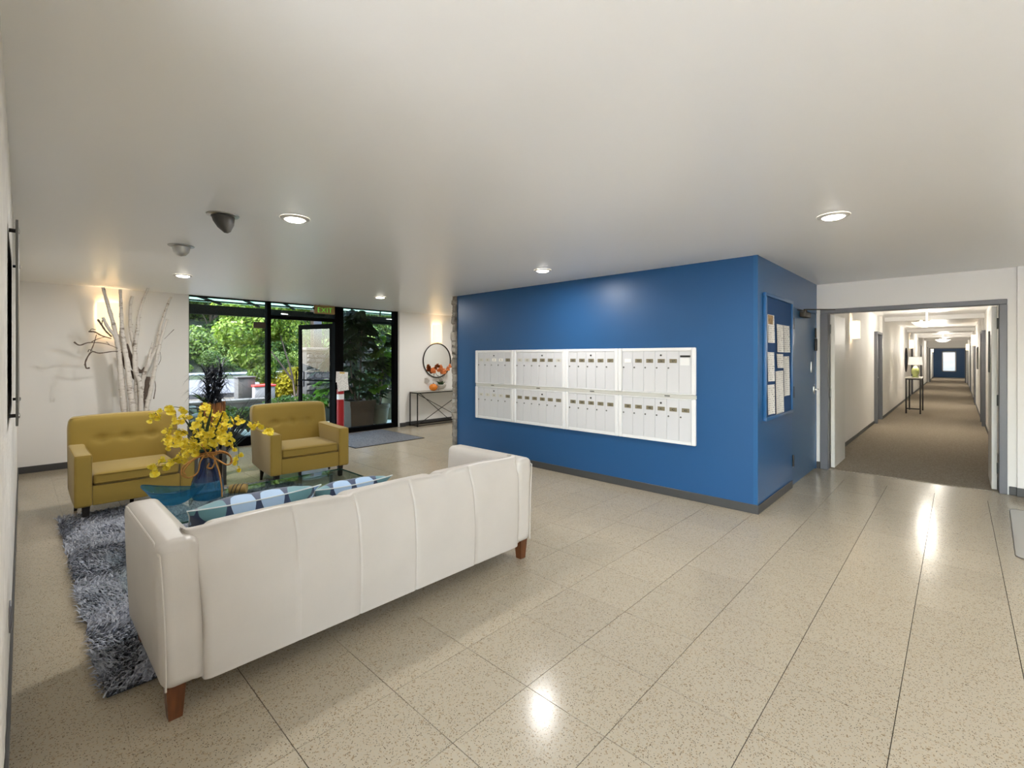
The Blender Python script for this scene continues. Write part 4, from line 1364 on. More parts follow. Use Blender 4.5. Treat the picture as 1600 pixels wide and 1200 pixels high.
branch([(527, 125), (512, 200), (510, 370), (525, 480), (546, 560), (560, 760), (568, 940), (575, 1110)], 0.034, 0.016, 0.02, low=1.12)
branch([(662, 55), (610, 190), (580, 310), (574, 400), (550, 560), (552, 760), (590, 860), (600, 1100)], 0.032, 0.015, 0.08, low=1.14)
b5 = branch([(858, 130), (820, 220), (770, 390), (740, 540), (690, 650), (630, 790), (602, 940), (596, 1100)], 0.034, 0.014, -0.04, low=1.15)
b6 = branch([(825, 320), (780, 470), (755, 570), (712, 790), (680, 950), (645, 1100)], 0.032, 0.014, 0.05, low=1.17)
branch([(705, 515), (676, 620), (660, 730)], 0.022, 0.012, -0.03)
branch([(430, 380), (428, 500), (470, 640), (500, 760)], 0.020, 0.012, 0.04)
branch([(276, 305), (320, 390), (380, 470), (405, 560)], 0.022, 0.016, 0.10)
branch([(440, 590), (455, 700), (520, 780), (560, 830)], 0.03, 0.02, -0.08, 'twig')
branch([(655, 810), (640, 930), (632, 1070)], 0.055, 0.035, -0.10, 'twig', low=1.16)
branch([(480, 530), (520, 660), (560, 800)], 0.03, 0.014, -0.05, 'twig')
branch([(640, 735), (600, 770), (560, 735)], 0.026, 0.02, -0.06, 'twig')
for pts, r0, r1 in (([(450, 605), (370, 595), (250, 610), (180, 600), (130, 680), (135, 735), (165, 735)], .010, .005),
                    ([(440, 585), (300, 530), (160, 520), (80, 542), (30, 515)], .009, .003),
                    ([(350, 485), (270, 462), (210, 430), (155, 425)], .010, .006),
                    ([(222, 452), (200, 530), (172, 595)], .006, .004),
                    ([(352, 470), (300, 420), (260, 360), (232, 322)], .012, .009),
                    ([(300, 470), (230, 490), (180, 515)], .006, .003), ([(160, 430), (180, 405), (215, 410)], .005, .003),
                    ([(190, 590), (160, 580), (150, 600)], .005, .003), ([(130, 700), (115, 710)], .004, .002), ([(268, 365), (272, 330)], .006, .004),
                    ([(340, 545), (315, 520), (305, 515)], .005, .002), ([(800, 490), (850, 440), (882, 408)], .004, .002), ([(715, 820), (725, 900), (710, 1000)], .006, .003),
                    ([(765, 600), (770, 660), (750, 710)], .003, .002)):
    branch(pts, r0, r1, 0.12 if pts[0][0] < 500 else 0.04, 'twig', 'twig')
objw('pot', MB().lathe([(0, 0.003), (0.15, 0.003), (0.19, 0.30), (0.2, 0.34), (0.18, 0.34), (0.17, 0.28), (0.0, 0.28)], 28, Matrix.Translation((-8.14, 1.12, 0))), M['white_ceramic'], birch)

# ------------------------------------------------------------------ plant stand with black grass between the armchairs
ps = thing('plant_stand', 'slim dark grey metal plant stand behind the vase, between the armchairs', 'plant stand', (-6.3, 1.52, 0))
objw('top', MB().rbox(-6.46, -6.14, 1.36, 1.68, 0.66, 0.685, r=0.004), M['nickel'], ps)
for x in (-6.44, -6.16):
    for y in (1.38, 1.66):
        objw('leg', MB().rbox(x - 0.018, x + 0.018, y - 0.018, y + 0.018, 0.0, 0.66, r=0.003), M['nickel'], ps)
bp = thing('black_grass_plant', 'black strap-leaved grass in a bark-faced pot on the plant stand', 'potted plant', (-6.3, 1.585, 0.686))
pt = MB()
nn = 26
for i in range(nn):
    a0_ = 2 * PI * i / nn; a1_ = 2 * PI * (i + 0.94) / nn; am = (a0_ + a1_) / 2
    ro = 0.112 + random.uniform(-0.007, 0.01); top = 0.265 + random.uniform(-0.008, 0.01)
    q = [(0.098 * math.cos(a0_), 0.098 * math.sin(a0_)), (ro * math.cos(a0_), ro * math.sin(a0_)), ((ro + .008) * math.cos(am), (ro + .008) * math.sin(am)), (ro * math.cos(a1_), ro * math.sin(a1_)), (0.098 * math.cos(a1_), 0.098 * math.sin(a1_))]
    obj('bark_strip', MB().prism(q, 0.0, top), M['bark'], bp, ang=30)
obj('pot', MB().lathe([(0, 0.001), (0.097, 0.001), (0.097, 0.25), (0.09, 0.25), (0.085, 0.235), (0, 0.235)], 26), M['soil'], bp)
def strap(b, base, tip, arch, w, n=6, twist=None):
    base = Vector(base); tip = Vector(tip)
    side = (tip - base).cross(Vector((0, 0, 1)))
    side = side.normalized() if side.length > 1e-5 else Vector((1, 0, 0))
    vs = []
    for i in range(n + 1):
        t = i / n
        q = base.lerp(tip, t) + Vector((0, 0, arch * math.sin(PI * t)))
        ww = w * (1 - t) ** 0.6 * (0.6 + 0.4 * math.sin(PI * min(1, t + 0.2)))
        vs += [q - side * ww, q + side * ww]
    fs = [(2 * i, 2 * i + 1, 2 * i + 3, 2 * i + 2) for i in range(n)]
    b.add(vs, fs)
gl = MB()
for k in range(330):
    a = random.uniform(0, 2 * PI)
    sa = 2 * PI * (k % 4) / 4; z0 = 0.24 + random.uniform(0.0, 0.36) * (1.0 if k % 4 != 1 else 1.25)
    bx_, by_ = 0.05 * math.cos(sa) * (1 + 1.3 * (z0 - .24)), 0.05 * math.sin(sa) * (1 + 1.3 * (z0 - .24))
    L = random.uniform(0.12, 0.33)
    strap(gl, (bx_, by_, z0), (bx_ + L * math.cos(a), by_ + L * math.sin(a), z0 + random.uniform(-0.12, 0.10)), random.uniform(0.05, 0.11), 0.0085)
for k in range(4):
    sa = 2 * PI * k / 4
    gl.tube([(0.03 * math.cos(sa), 0.03 * math.sin(sa), 0.22), (0.06 * math.cos(sa), 0.06 * math.sin(sa), 0.62)], 0.006, 5)
o = obj('foliage', gl, M['black_grass'], bp); o['kind'] = 'stuff'
for k in range(5):
    a = math.radians(200 + 20 * k); L = MB(); strap(L, (0.06 * math.cos(a), 0.06 * math.sin(a), 0.24), (0.3 * math.cos(a) , 0.3 * math.sin(a), 0.30 + 0.03 * k), 0.04, 0.05, 8)
    obj('leaf', L, M['big_leaf'], bp)
bp2 = thing('black_grass_plant', 'loose black strap-leaved grass in a low pot on the floor beside the plant stand', 'potted plant', (-6.75, 1.72, 0.0))
obj('pot', MB().lathe([(0, 0.003), (0.1, 0.003), (0.13, 0.2), (0.125, 0.2), (0.11, 0.17), (0, 0.17)], 22), M['dark_leg'], bp2)
gl = MB()
for k in range(46):
    a = random.uniform(1.15, 2.0); r = random.uniform(0.01, 0.06); L = random.uniform(0.35, 0.85)
    strap(gl, (r * math.cos(a), r * math.sin(a), 0.18), ((r + L) * math.cos(a), (r + L) * math.sin(a), random.uniform(0.65, 1.12)), 0.06, 0.011)
o = obj('foliage', gl, M['black_grass'], bp2); o['kind'] = 'stuff'

# ------------------------------------------------------------------ wall side of the entrance
mt = thing('door_mat', 'large speckled grey door mat inside the glass entrance', 'mat', (-7.84, 4.45, 0))
objw('mat_field', MB().rbox(-8.50, -7.08, 3.80, 5.10, 0.001, 0.010, r=0.003), M['mat_grey'], mt)
b = MB()
for q in ((-8.52, -7.06, 3.77, 3.80), (-8.52, -7.06, 5.10, 5.13), (-8.52, -8.50, 3.80, 5.10), (-7.08, -7.06, 3.80, 5.10)): b.rbox(q[0], q[1], q[2], q[3], 0.001, 0.008, r=0.002)
objw('border', b, M['black_satin'], mt)
es = thing('exit_sign', 'brass-cased exit sign with green letters hanging over the glass door', 'exit sign', (-8.47, 3.91, 2.27))
obj('case', MB().rbox(-0.025, 0.025, -0.19, 0.19, 0.0, 0.155, r=0.006), M['exit_case'], es)
obj('ceiling_mount', MB().rbox(-0.03, 0.03, -0.10, 0.10, 0.155, 0.1695, r=0.004), M['trim_white'], es)
fc = bpy.data.curves.new('letters', 'FONT'); fc.body = 'EXIT'; fc.size = 0.135; fc.extrude = 0.001; fc.align_x = 'CENTER'; fc.offset = -0.0035; fc.space_character = 1.05
fc.materials.append(M['exit_green'])
o = link('letters', text_mesh(fc), es, (0.0265, 0, 0.022), (PI / 2, 0, PI / 2)); o['label'] = 'green lit letters'
obj('test_button', MB().tube([(0, -0.19, 0.09), (0, -0.215, 0.09)], 0.02, 10), M['dark_leg'], es)
bo = thing('post_guard', 'red and white striped upright guard in front of the dark window mullion', 'bollard', (-8.50, 4.235, 0))
for z0, z1, m in ((0.002, 0.677, 'red'), (0.677, 0.777, 'white_band'), (0.777, 0.86, 'red')):
    obj('band', MB().lathe([(0.066, z0), (0.066, z1)] if z0 > 0.1 else [(0, z0), (0.066, z0), (0.066, z1)], 28), M[m], bo)
obj('cap', MB().lathe([(0.066, 0.86), (0.05, 0.875), (0, 0.88)], 28), M['red'], bo)
def notice_sheet(name, label, cat, M4, w, h, mat, grp=None, curl=0.01):
    n = 5
    vs = []; fs = []
    for th_, fl2 in ((0.0, 1), (0.0012, -1)):
        for i in range(n + 1):
            for j in range(n + 1):
                u, v = i / n - 0.5, j / n - 0.5
                vs.append((curl * (abs(u * 2) ** 3) * (0.4 + 0.6 * (0.5 - v)) + 0.0022 - th_, u * w, v * h))
    k = (n + 1) ** 2
    for i in range(n):
        for j in range(n):
            a = i * (n + 1) + j
            fs.append((a, a + n + 1, a + n + 2, a + 1)); fs.append((k + a, k + a + 1, k + a + n + 2, k + a + n + 1))
    o = obj(name, MB().add(vs, fs), mat)
    o.matrix_world = M4
    return tag(o, label, cat, grp)
mm = Matrix.Translation((-8.425, 4.225, 1.10)) @ Matrix.Rotation(math.radians(-4), 4, 'X')
nt1 = notice_sheet('paper_notice', 'upper crumpled white notice taped above the red post guard', 'notice', mm, 0.235, 0.20, M['notice1'], 'notices on the post', 0.012)
obj('tape', MB().rbox(0.003, 0.0045, -0.05, 0.05, 0.065, 0.095, r=0.0005), M['tape'], nt1)
mm = Matrix.Translation((-8.428, 4.245, 0.93)) @ Matrix.Rotation(math.radians(5), 4, 'X')
notice_sheet('paper_notice', 'lower crumpled white notice overlapping the top of the red post guard', 'notice', mm, 0.22, 0.18, M['notice2'], 'notices on the post', 0.012)

# console, mirror, orchid, orange ball beyond the block
CX0, CX1, CY0, CY1 = -8.57, -8.28, 5.83, 7.15
ct = thing('console_table', 'thin black metal console table with crossed braces under the round mirror', 'console table', ((CX0 + CX1) / 2, (CY0 + CY1) / 2, 0))
objw('top', MB().rbox(CX0, CX1, CY0, CY1, 0.722, 0.735, r=0.003), plain('console_glass_top', (170, 166, 156), 0.15), ct)
for z0 in (0.70, 0.012):
    z1 = z0 + 0.0205
    for x in (CX0 + 0.01, CX1 - 0.01):
        objw('rail', MB().rbox(x - 0.01, x + 0.01, CY0, CY1, z0, z1, r=0.002, seg=1), M['black_satin'], ct)
    for y in (CY0 + 0.01, CY1 - 0.01):
        objw('rail', MB().rbox(CX0 + 0.02, CX1 - 0.02, y - 0.01, y + 0.01, z0, z1, r=0.002, seg=1), M['black_satin'], ct)
for x in (CX0 + 0.01, CX1 - 0.01):
    for y in (CY0 + 0.01, CY1 - 0.01):
        objw('leg', MB().rbox(x - 0.01, x + 0.01, y - 0.01, y + 0.01, 0.001, 0.70, r=0.002, seg=1), M['black_satin'], ct)
for p0, p1 in (((CX1 - .012, CY0 + .02, 0.69), (CX1 - .012, CY1 - .02, 0.04)), ((CX1 - .016, CY0 + .02, 0.04), (CX1 - .016, CY1 - .02, 0.69)), ((CX0 + .012, CY0 + .25, 0.69), (CX0 + .012, CY1 - .25, 0.04))):
    objw('brace', MB().tube([p0, p1], 0.007, 6), M['black_satin'], ct)
mr = thing('round_mirror', 'round dark-rimmed mirror on the white wall beyond the stone edge', 'mirror', (XW + 0.001, 6.585, 1.40), 0)
obj('rim', MB().tube([(0.018, 0.385 * math.cos(a), 0.385 * math.sin(a)) for a in [2 * PI * i / 48 for i in range(48)]], 0.012, 8, closed=True), M['black_satin'], mr)
obj('mirror_glass', MB().lathe([(0, 0.012), (0.38, 0.012), (0.38, 0.002), (0, 0.002)], 48, Matrix.Rotation(PI / 2, 4, 'Y')), M['mirror'], mr)
op = thing('orange_orchid', 'orange orchid in a ridged grey-white pot on the console table', 'potted plant', (-8.42, 6.56, 0.736))
obj('pot', MB().lathe([(0, 0), (0.07, 0), (0.078, 0.012), (0.06, 0.03), (0.10, 0.06), (0.125, 0.12), (0.12, 0.13), (0.108, 0.12), (0, 0.11)], 28), M['white_ceramic'], op)
for k in range(9):
    a = 2 * PI * k / 9; b = MB(); strap(b, (0.03 * math.cos(a), 0.03 * math.sin(a), 0.11), (0.17 * math.cos(a), 0.17 * math.sin(a), 0.15 + 0.03 * (k % 2)), 0.05, 0.028)
    obj('leaf', b, M['leaf_dark'], op)
ob_ = blossom_mesh(3, 2.2); ob_.materials.clear(); ob_.materials.append(M['orange_petal'])
for ty, tz, nb in ((-0.26, 0.46, 4), (-0.05, 0.50, 7), (0.02, 0.44, 5), (0.2, 0.52, 4), (0.1, 0.36, 0), (-0.14, 0.33, 0)):
    sp_ = spline([(0, 0, 0.11), (0.02, ty * 0.35, 0.3), (0.05, ty, tz)], 6)
    st = obj('flower_stem', MB().tube(sp_, 0.004, 5), M['twig'], op)
    for k in range(nb):
        o = link('blossom', ob_, st, Vector(sp_[-1]) + Vector((random.uniform(0, .04), random.uniform(-.05, .05), random.uniform(-.04, .05))), (random.uniform(-.4, .4), random.uniform(-.4, .4), PI / 2 + random.uniform(-.7, .7)))
orb = thing('orange_gourd', 'small ribbed orange gourd ornament on the console table', 'ornament', (-8.38, 6.32, 0.736))
b = MB(); vs = []; fs = []
for i in range(11):
    ph = PI * i / 10
    for k in range(24):
        a = 2 * PI * k / 24; rr = 0.088 * math.sin(ph) * (1 + 0.07 * math.cos(8 * a))
        vs.append((rr * math.cos(a), rr * math.sin(a), 0.077 - 0.077 * math.cos(ph)))
for i in range(10):
    for k in range(24):
        fs.append((i * 24 + k, i * 24 + (k + 1) % 24, (i + 1) * 24 + (k + 1) % 24, (i + 1) * 24 + k))
obj('body', b.add(vs, fs), M['orange'], orb)
obj('stalk', MB().tube([(0, 0, 0.15), (0.006, 0.004, 0.175)], [0.01, 0.006], 6), M['twig'], orb)

# ------------------------------------------------------------------ mailboxes
MZ0, MZ1, MZM = 0.567, 1.577, 1.064
COLS = [(-5.286, -4.503, 5), (-4.503, -3.602, 6), (-3.602, -2.84, 5), (-2.84, -1.942, 6)]
WHERE = ['at the stone-edged end', 'second column from the stone edge', 'third column from the stone edge', 'nearest the blue corner']
YF = YB - 0.0005
nums = 1
for ci, (x0, x1, nd) in enumerate(COLS):
    for ri, (z0, z1) in enumerate(((MZM + 0.022, MZ1), (MZ0, MZM - 0.022))):
        lab = '%s bank of %s white mailboxes in the blue wall, %s' % (('upper', 'lower')[ri], ('five', 'six')[nd - 5], WHERE[ci])
        t = thing('mailbox_unit', lab, 'mailboxes', ((x0 + x1) / 2, YF, z0), 0, 'mailbox units in the blue wall')
        b = MB()
        fr = 0.045
        a0_, a1_ = x0 + 0.0015, x1 - 0.0015
        for q in ((a0_, a0_ + fr, z0, z1), (a1_ - fr, a1_, z0, z1)): b.rbox(q[0], q[1], YF - 0.036, YF, q[2], q[3], r=0.008, seg=1)
        zt = 0.034 if ri == 0 else 0.012; zb_ = 0.034 if ri == 1 else 0.012
        b.rbox(a0_ + fr, a1_ - fr, YF - 0.024, YF, z1 - zt, z1, r=0.003, seg=1); b.rbox(a0_ + fr, a1_ - fr, YF - 0.024, YF, z0, z0 + zb_, r=0.003, seg=1)
        b.box(a0_ + 0.01, a1_ - 0.01, YF - 0.006, YF - 0.001, z0 + 0.01, z1 - 0.01)
        objw('frame', b, M['mailbox'], t, smooth=False)
        dw = (a1_ - a0_ - 2 * fr) / nd
        for k in range(nd):
            dx0 = a0_ + fr + k * dw + 0.001; dx1 = dx0 + dw - 0.0022
            za, zc = z0 + zb_ + 0.001, z1 - zt - 0.001
            slot = (ci == 3 and ri == 0 and k == nd - 1)
            dr = objw('door', MB().rbox(dx0, dx1, YF - 0.018 - random.uniform(0, 0.0012), YF - 0.007, za, zc, r=0.002, seg=1), M['mail_door'], t, smooth=False)
            yy = YF - 0.0192
            if slot:
                dr['label'] = 'outgoing letter door with a dark slot'
                objw('letter_slot', MB().rbox(dx0 + 0.012, dx1 - 0.012, yy - 0.006, yy, zc - 0.066, zc - 0.046, r=0.002, seg=1), M['ink'], t, parent=dr, smooth=False)
                objw('label_card', MB().box(dx0 + 0.012, dx1 - 0.02, yy - 0.0015, yy, zc - 0.15, zc - 0.075), M['mailbox'], t, parent=dr, smooth=False)
                continue
            pw = dw * 0.30
            cxm = (dx0 + dx1) / 2 + 0.004
            zp = zc - 0.105
            blank = (ci == 3 and ri == 0 and k == 0)
            mt_ = M['plate_brass']
            if ri == 0 and ci == 0 and k < 4: mt_ = M['plate_pale'] if k < 2 else M['plate_white']
            if ri == 0 and ci == 1 and k in (0, 1, 5): mt_ = M['plate_pale']
            if ri == 1 and ci == 0 and k < 4: mt_ = M['plate_pale']
            if blank: mt_ = M['plate_white']
            objw('number_plate', MB().box(cxm - pw, cxm + pw, yy - 0.002, yy, zp - 0.021, zp + 0.021), mt_, t, parent=dr, smooth=False)
            if not blank:
                f2 = bpy.data.curves.new('number', 'FONT'); f2.body = str(nums); f2.size = 0.034; f2.align_x = 'CENTER'; f2.extrude = 0.0003
                f2.materials.append(M['ink'])
                L = t.location
                link('number', text_mesh(f2), dr, (cxm - L[0], yy - 0.0028 - L[1], zp - 0.012 - L[2]), (PI / 2, 0, 0))
            nums += 1
            objw('lock', MB().lathe([(0, -0.006), (0.008, -0.005), (0.0095, 0.001)], 10, Matrix.Translation((dx0 + 0.017, yy, zp - 0.075)) @ Matrix.Rotation(-PI / 2, 4, 'X')), M['nickel'], t, parent=dr)
        # master lock above the middle door
        km = 2 if nd == 5 else 3
        xm = a0_ + fr + (km + 0.5) * dw
        objw('master_lock', MB().lathe([(0, 0.008), (0.009, 0.007), (0.011, 0.0)], 12, Matrix.Translation((xm, YF - 0.0195, z1 - zt - 0.045)) @ Matrix.Rotation(PI / 2, 4, 'X')), M['ink'], t)
rl = thing('mailbox_rail', 'aluminium rail running between the upper and lower mailbox rows', 'rail', (-3.614, YF, MZM))
b = MB(); b.rbox(-5.286, -1.942, YF - 0.022, YF, MZM - 0.0205, MZM + 0.0205, r=0.003, seg=1)
objw('rail', b, M['mail_rail'], rl, smooth=False)
for xx in (-4.92, -4.05, -3.2, -2.25):
    objw('catch', MB().rbox(xx - 0.03, xx + 0.03, YF - 0.026, YF - 0.0225, MZM - 0.004, MZM + 0.008, r=0.001, seg=1), M['nickel'], rl)

# ------------------------------------------------------------------ notice board and its sheets
BY0, BY1, BZ0, BZ1 = 4.965, 5.995, 0.857, 2.105
nb_ = thing('notice_board', 'tall blue framed notice board on the blue side wall', 'notice board', (XB + 0.001, (BY0 + BY1) / 2, BZ0))
objw('felt', MB().box(XB + 0.001, XB + 0.012, BY0 + 0.02, BY1 - 0.02, BZ0 + 0.02, BZ1 - 0.02), M['board'], nb_, smooth=False)
b = MB()
for q in ((BY0, BY1, BZ1 - 0.035, BZ1), (BY0, BY1, BZ0, BZ0 + 0.035)): b.rbox(XB + 0.001, XB + 0.032, q[0], q[1], q[2], q[3], r=0.005)
for q in ((BY0, BY0 + 0.035), (BY1 - 0.035, BY1)): b.rbox(XB + 0.001, XB + 0.032, q[0], q[1], BZ0 + 0.035, BZ1 - 0.035, r=0.005)
objw('frame', b, M['blue_side'], nb_)
def bd(px, py): return at_x(px, py, XB + 0.016)
def zbd(zx, zy): return bd(1190 + zx * 0.175, 455 + zy * 0.175)
SHEETS = [
    ('calendar sheet with a tan picture head, topmost near the board edge', (48, 210, 108, 460), 'notice3', True),
    ('white printed sheet under the calendar on the notice board', (50, 545, 108, 805), 'notice1', False),
    ('white printed sheet at the bottom edge of the notice board, under two others', (50, 835, 112, 1100), 'notice2', False),
    ('tall white printed sheet high in the middle of the notice board', (132, 298, 189, 545), 'notice1', False),
    ('tall white printed sheet high beside the door side of the notice board', (193, 308, 245, 547), 'notice2', False),
    ('small white card in the middle of the notice board', (132, 560, 188, 685), 'notice1', False),
    ('long densely printed sheet low in the middle of the notice board', (122, 712, 190, 1090), 'notice3', False),
    ('long printed sheet with a dark logo spot on the door side of the board', (193, 582, 243, 935), 'notice3', False),
]
for i, (lab, (x0, y0, x1, y1), mt_, pic) in enumerate(SHEETS):
    p0 = zbd(x0, (y0 + y1) / 2); p1 = zbd(x1, (y0 + y1) / 2)
    zt = zbd((x0 + x1) / 2, y0).z; zb_ = zbd((x0 + x1) / 2, y1).z
    w = abs(p1.y - p0.y); h = zt - zb_
    o = notice_sheet('paper_notice', lab, 'notice', Matrix.Translation((XB + 0.0125, (p0.y + p1.y) / 2, (zt + zb_) / 2)) @ Matrix.Rotation(math.radians(random.uniform(-1.2, 1.2)), 4, 'X'), w, h, M[mt_], 'sheets on the notice board', 0.012)
    if pic:
        obj('picture', MB().box(0.004, 0.0052, -w / 2 + 0.004, w / 2 - 0.004, h * 0.16, h / 2 - 0.006), plain('tan_picture', (150, 122, 82), 0.7, noise=0.5, scale=30), o)
        b = MB()
        for k in range(5): b.box(0.004, 0.005, -w / 2 + 0.01, -w / 2 + 0.05, -h * 0.42 + k * h * 0.105, -h * 0.42 + k * h * 0.105 + 0.03)
        obj('date_marks', b, M['ink'], o)
    else:
        obj('pin', MB().lathe([(0, 0.014), (0.007, 0.012), (0.004, 0.004), (0.003, 0.0)], 8, Matrix.Translation((0.003, 0, h / 2 - 0.015)) @ Matrix.Rotation(PI / 2, 4, 'Y')), M['white_band'], o)

# ------------------------------------------------------------------ panel on standoffs beside the camera, switch plate, glossy floor mat
pl = thing('wall_panel', 'thin dark panel on steel standoffs, seen edge-on against the pale rough wall', 'panel', (-3.41, 0.0, 1.62), math.atan2(a1[1] - a0[1], a1[0] - a0[0]))
def ywall(x): return a0[1] + (a1[1] - a0[1]) * (x - a0[0]) / (a1[0] - a0[0])
pl.location = (-3.41, ywall(-3.41), 1.62)
obj('panel', MB().rbox(-0.6, 0.6, 0.0225, 0.0305, -0.425, 0.425, r=0.001, seg=1), M['acrylic'], pl, smooth=False)
for x in (-0.56, 0.56):
    for z in (-0.385, 0.385):
        obj('standoff', MB().tube([(x, 0.003, z), (x, 0.0225, z)], 0.008, 10), M['dark_leg'], pl)
        obj('cap', MB().lathe([(0.011, 0.0), (0.011, 0.004), (0, 0.006)], 12, Matrix.Translation((x, 0.0306, z)) @ Matrix.Rotation(-PI / 2, 4, 'X')), M['chrome'], pl)
o = thing('switch_plate', 'small white plate low on the pale wall near the floor', 'wall plate', (-3.1, ywall(-3.1) + 0.0005, 0.25))
obj('plate', MB().rbox(-0.04, 0.04, 0.0, 0.006, 0, 0.12, r=0.003), M['white_panel'], o)
obj('socket', MB().rbox(-0.018, 0.018, 0.0061, 0.0085, 0.02, 0.1, r=0.002), M['white_panel'], o)
fm = thing('floor_mat', 'glossy grey vinyl mat on the tiles beside the corridor doorway', 'mat', (0.95, 5.85, 0))
b = MB()
mr_ = 0.05; poly = []
for (cx_, cyy, s0) in ((0.31, 5.07, PI), (1.7, 5.07, 1.5 * PI), (1.7, 6.65, 0), (0.36, 6.65, 0.5 * PI)):
    ccx = cx_ + (mr_ if cx_ < 1 else -mr_); ccy = cyy + (mr_ if cyy < 6 else -mr_)
    poly += [(ccx + mr_ * math.cos(s0 + PI / 2 * i / 6), ccy + mr_ * math.sin(s0 + PI / 2 * i / 6)) for i in range(7)]
b.prism(poly, 0.001, 0.006)
objw('sheet', b, M['mat_gloss'], fm, smooth=False)
objw('edge', MB().tube([(x, y, 0.005) for x, y in poly], 0.004, 6, closed=True), plain('mat_edge', (104, 98, 90), 0.4), fm)

# ------------------------------------------------------------------ corridor furniture
def cbox(label, X, y, nx, power=0.0):
    return wall_sconce(X, y, 1.80, 2.10, 0.20, nx, 0, label, 'corridor wall sconces', M['sconce_cold'], power * 0.22, 0.12)
cbox('lit corridor sconce just inside the open double door', CXL, 10.0, 1, 3.5)
cbox('lit corridor sconce above the hall table with the lamp', CXL + 0.05, 22.6, 1, 3.5)
cbox('lit corridor sconce far along, next to the blue end wall', CXL + 0.05, 41.5, 1, 3)
cbox('lit corridor sconce facing the hall table', CXR - 0.03, 18.6, -1, 3.5)
cbox('lit corridor sconce beyond the picture, opposite side from the hall table', CXR - 0.03, 31.5, -1, 3.5)
def pendant(x, y, label):
    t = thing('pendant_lamp', label, 'ceiling lamp', (x, y, HC), 0, 'pendant lamps in the corridor')
    obj('canopy', MB().lathe([(0.0, -0.0005), (0.06, -0.0005), (0.055, -0.018), (0.01, -0.025)], 20), M['trim_white'], t)
    obj('stem', MB().tube([(0, 0, -0.02), (0, 0, -0.22)], 0.016, 10), M['trim_white'], t)
    b = MB()
    prof = [(0.0, -0.345), (0.09, -0.335), (0.15, -0.30), (0.2, -0.245), (0.215, -0.24)]
    sq = lambda a: 1.0 / max(abs(math.cos(a)), abs(math.sin(a))) ** 0.75
    vs = []; fs = []; n = 32
    for (r, z) in prof:
        for k in range(n):
            a = 2 * PI * (k + 0.5) / n + PI / 4
            vs.append((r * sq(a - PI / 4) * math.cos(a), r * sq(a - PI / 4) * math.sin(a), z))
    for i in range(len(prof) - 1):
        for k in range(n):
            fs.append((i * n + k, i * n + (k + 1) % n, (i + 1) * n + (k + 1) % n, (i + 1) * n + k))
    obj('glass_dish', b.add(vs, fs), clear_glass('dish_glass', (0.8, 0.8, 0.78, 1), 0.2, 1.45, body=lin((220, 216, 206)), body_amt=0.7) if 'dish_glass' not in bpy.data.materials else bpy.data.materials['dish_glass'], t)
    for s in (-1, 1):
        obj('bulb', MB().lathe([(0, -0.29), (0.03, -0.28), (0.038, -0.25), (0.022, -0.21), (0.0, -0.2)], 14, Matrix.Translation((0.09 * s, 0, 0))), glow('lit_bulb', (255, 246, 230), 0.8) if 'lit_bulb' not in bpy.data.materials else bpy.data.materials['lit_bulb'], t)
    l = bpy.data.lights.new('pendant_light', 'POINT'); l.energy = 8; l.color = (1, 0.93, 0.82); l.shadow_soft_size = 0.1
    link('pendant_light', l, t, (0, 0, -0.17))
    l2 = l.copy(); l2.energy = 11; link('pendant_light', l2, t, (0, 0, -0.45))
pendant(-0.47, 12.9, 'square-dish pendant lamp in the corridor, first from the doorway')
pendant(-0.47, 26.5, 'square-dish pendant lamp farther along the corridor')
for yy in (19.5, 34.0, 42.0):  # bare point lights without fixtures, added to brighten the corridor
    l = bpy.data.lights.new('corridor_fill', 'POINT'); l.energy = 15; l.color = (1, 0.93, 0.82); l.shadow_soft_size = 0.1
    link('corridor_fill', l, None, (-0.47, yy, HC - 0.6))
ht_ = thing('hall_table', 'slim dark metal hall table against the corridor wall', 'table', (-0.98, 16.5, 0.006))
tx0, tx1, ty0, ty1, tz_ = -1.01, -0.69, 16.0, 17.2, 0.915
objw('top', MB().rbox(tx0, tx1, ty0, ty1, tz_, tz_ + 0.025, r=0.004), plain('stone_top', (206, 202, 192), 0.3), ht_)
for x in (tx0 + 0.02, tx1 - 0.02):
    for y in (ty0 + 0.02, ty1 - 0.02):
        objw('leg', MB().rbox(x - 0.016, x + 0.016, y - 0.016, y + 0.016, 0.0065, tz_, r=0.003), M['black_satin'], ht_)
for q in ((tx0 + 0.02, tx1 - 0.02, ty0 + 0.015, ty0 + 0.03, tz_ - 0.03, tz_), (tx0 + 0.02, tx1 - 0.02, ty1 - 0.03, ty1 - 0.015, tz_ - 0.03, tz_), (tx1 - 0.03, tx1 - 0.015, ty0 + 0.03, ty1 - 0.03, tz_ - 0.03, tz_), (tx0 + 0.02, tx1 - 0.02, ty0 + 0.012, ty0 + 0.028, 0.12, 0.15)):
    objw('rail', MB().box(*q), M['black_satin'], ht_, smooth=False)
lm = thing('table_lamp', 'table lamp with a pale green glass base and white drum shade on the hall table', 'lamp', (-0.82, 16.3, tz_ + 0.0265))
obj('base', MB().lathe([(0, 0), (0.07, 0), (0.075, 0.02), (0.05, 0.04), (0.075, 0.10), (0.085, 0.16), (0.075, 0.22), (0.04, 0.27), (0.02, 0.30), (0, 0.30)], 24), plain('pale_green_glass', (176, 186, 120), 0.15, spec=0.7), lm)
obj('stem', MB().tube([(0, 0, 0.30), (0, 0, 0.53)], 0.008, 8), M['chrome'], lm)
obj('shade', MB().lathe([(0.15, 0.33), (0.13, 0.54)], 28), M['shade'], lm)
l = bpy.data.lights.new('lamp_light', 'POINT'); l.energy = 5; l.color = (1, 0.9, 0.75); l.shadow_soft_size = 0.05
link('lamp_light', l, lm, (0, 0, 0.44))
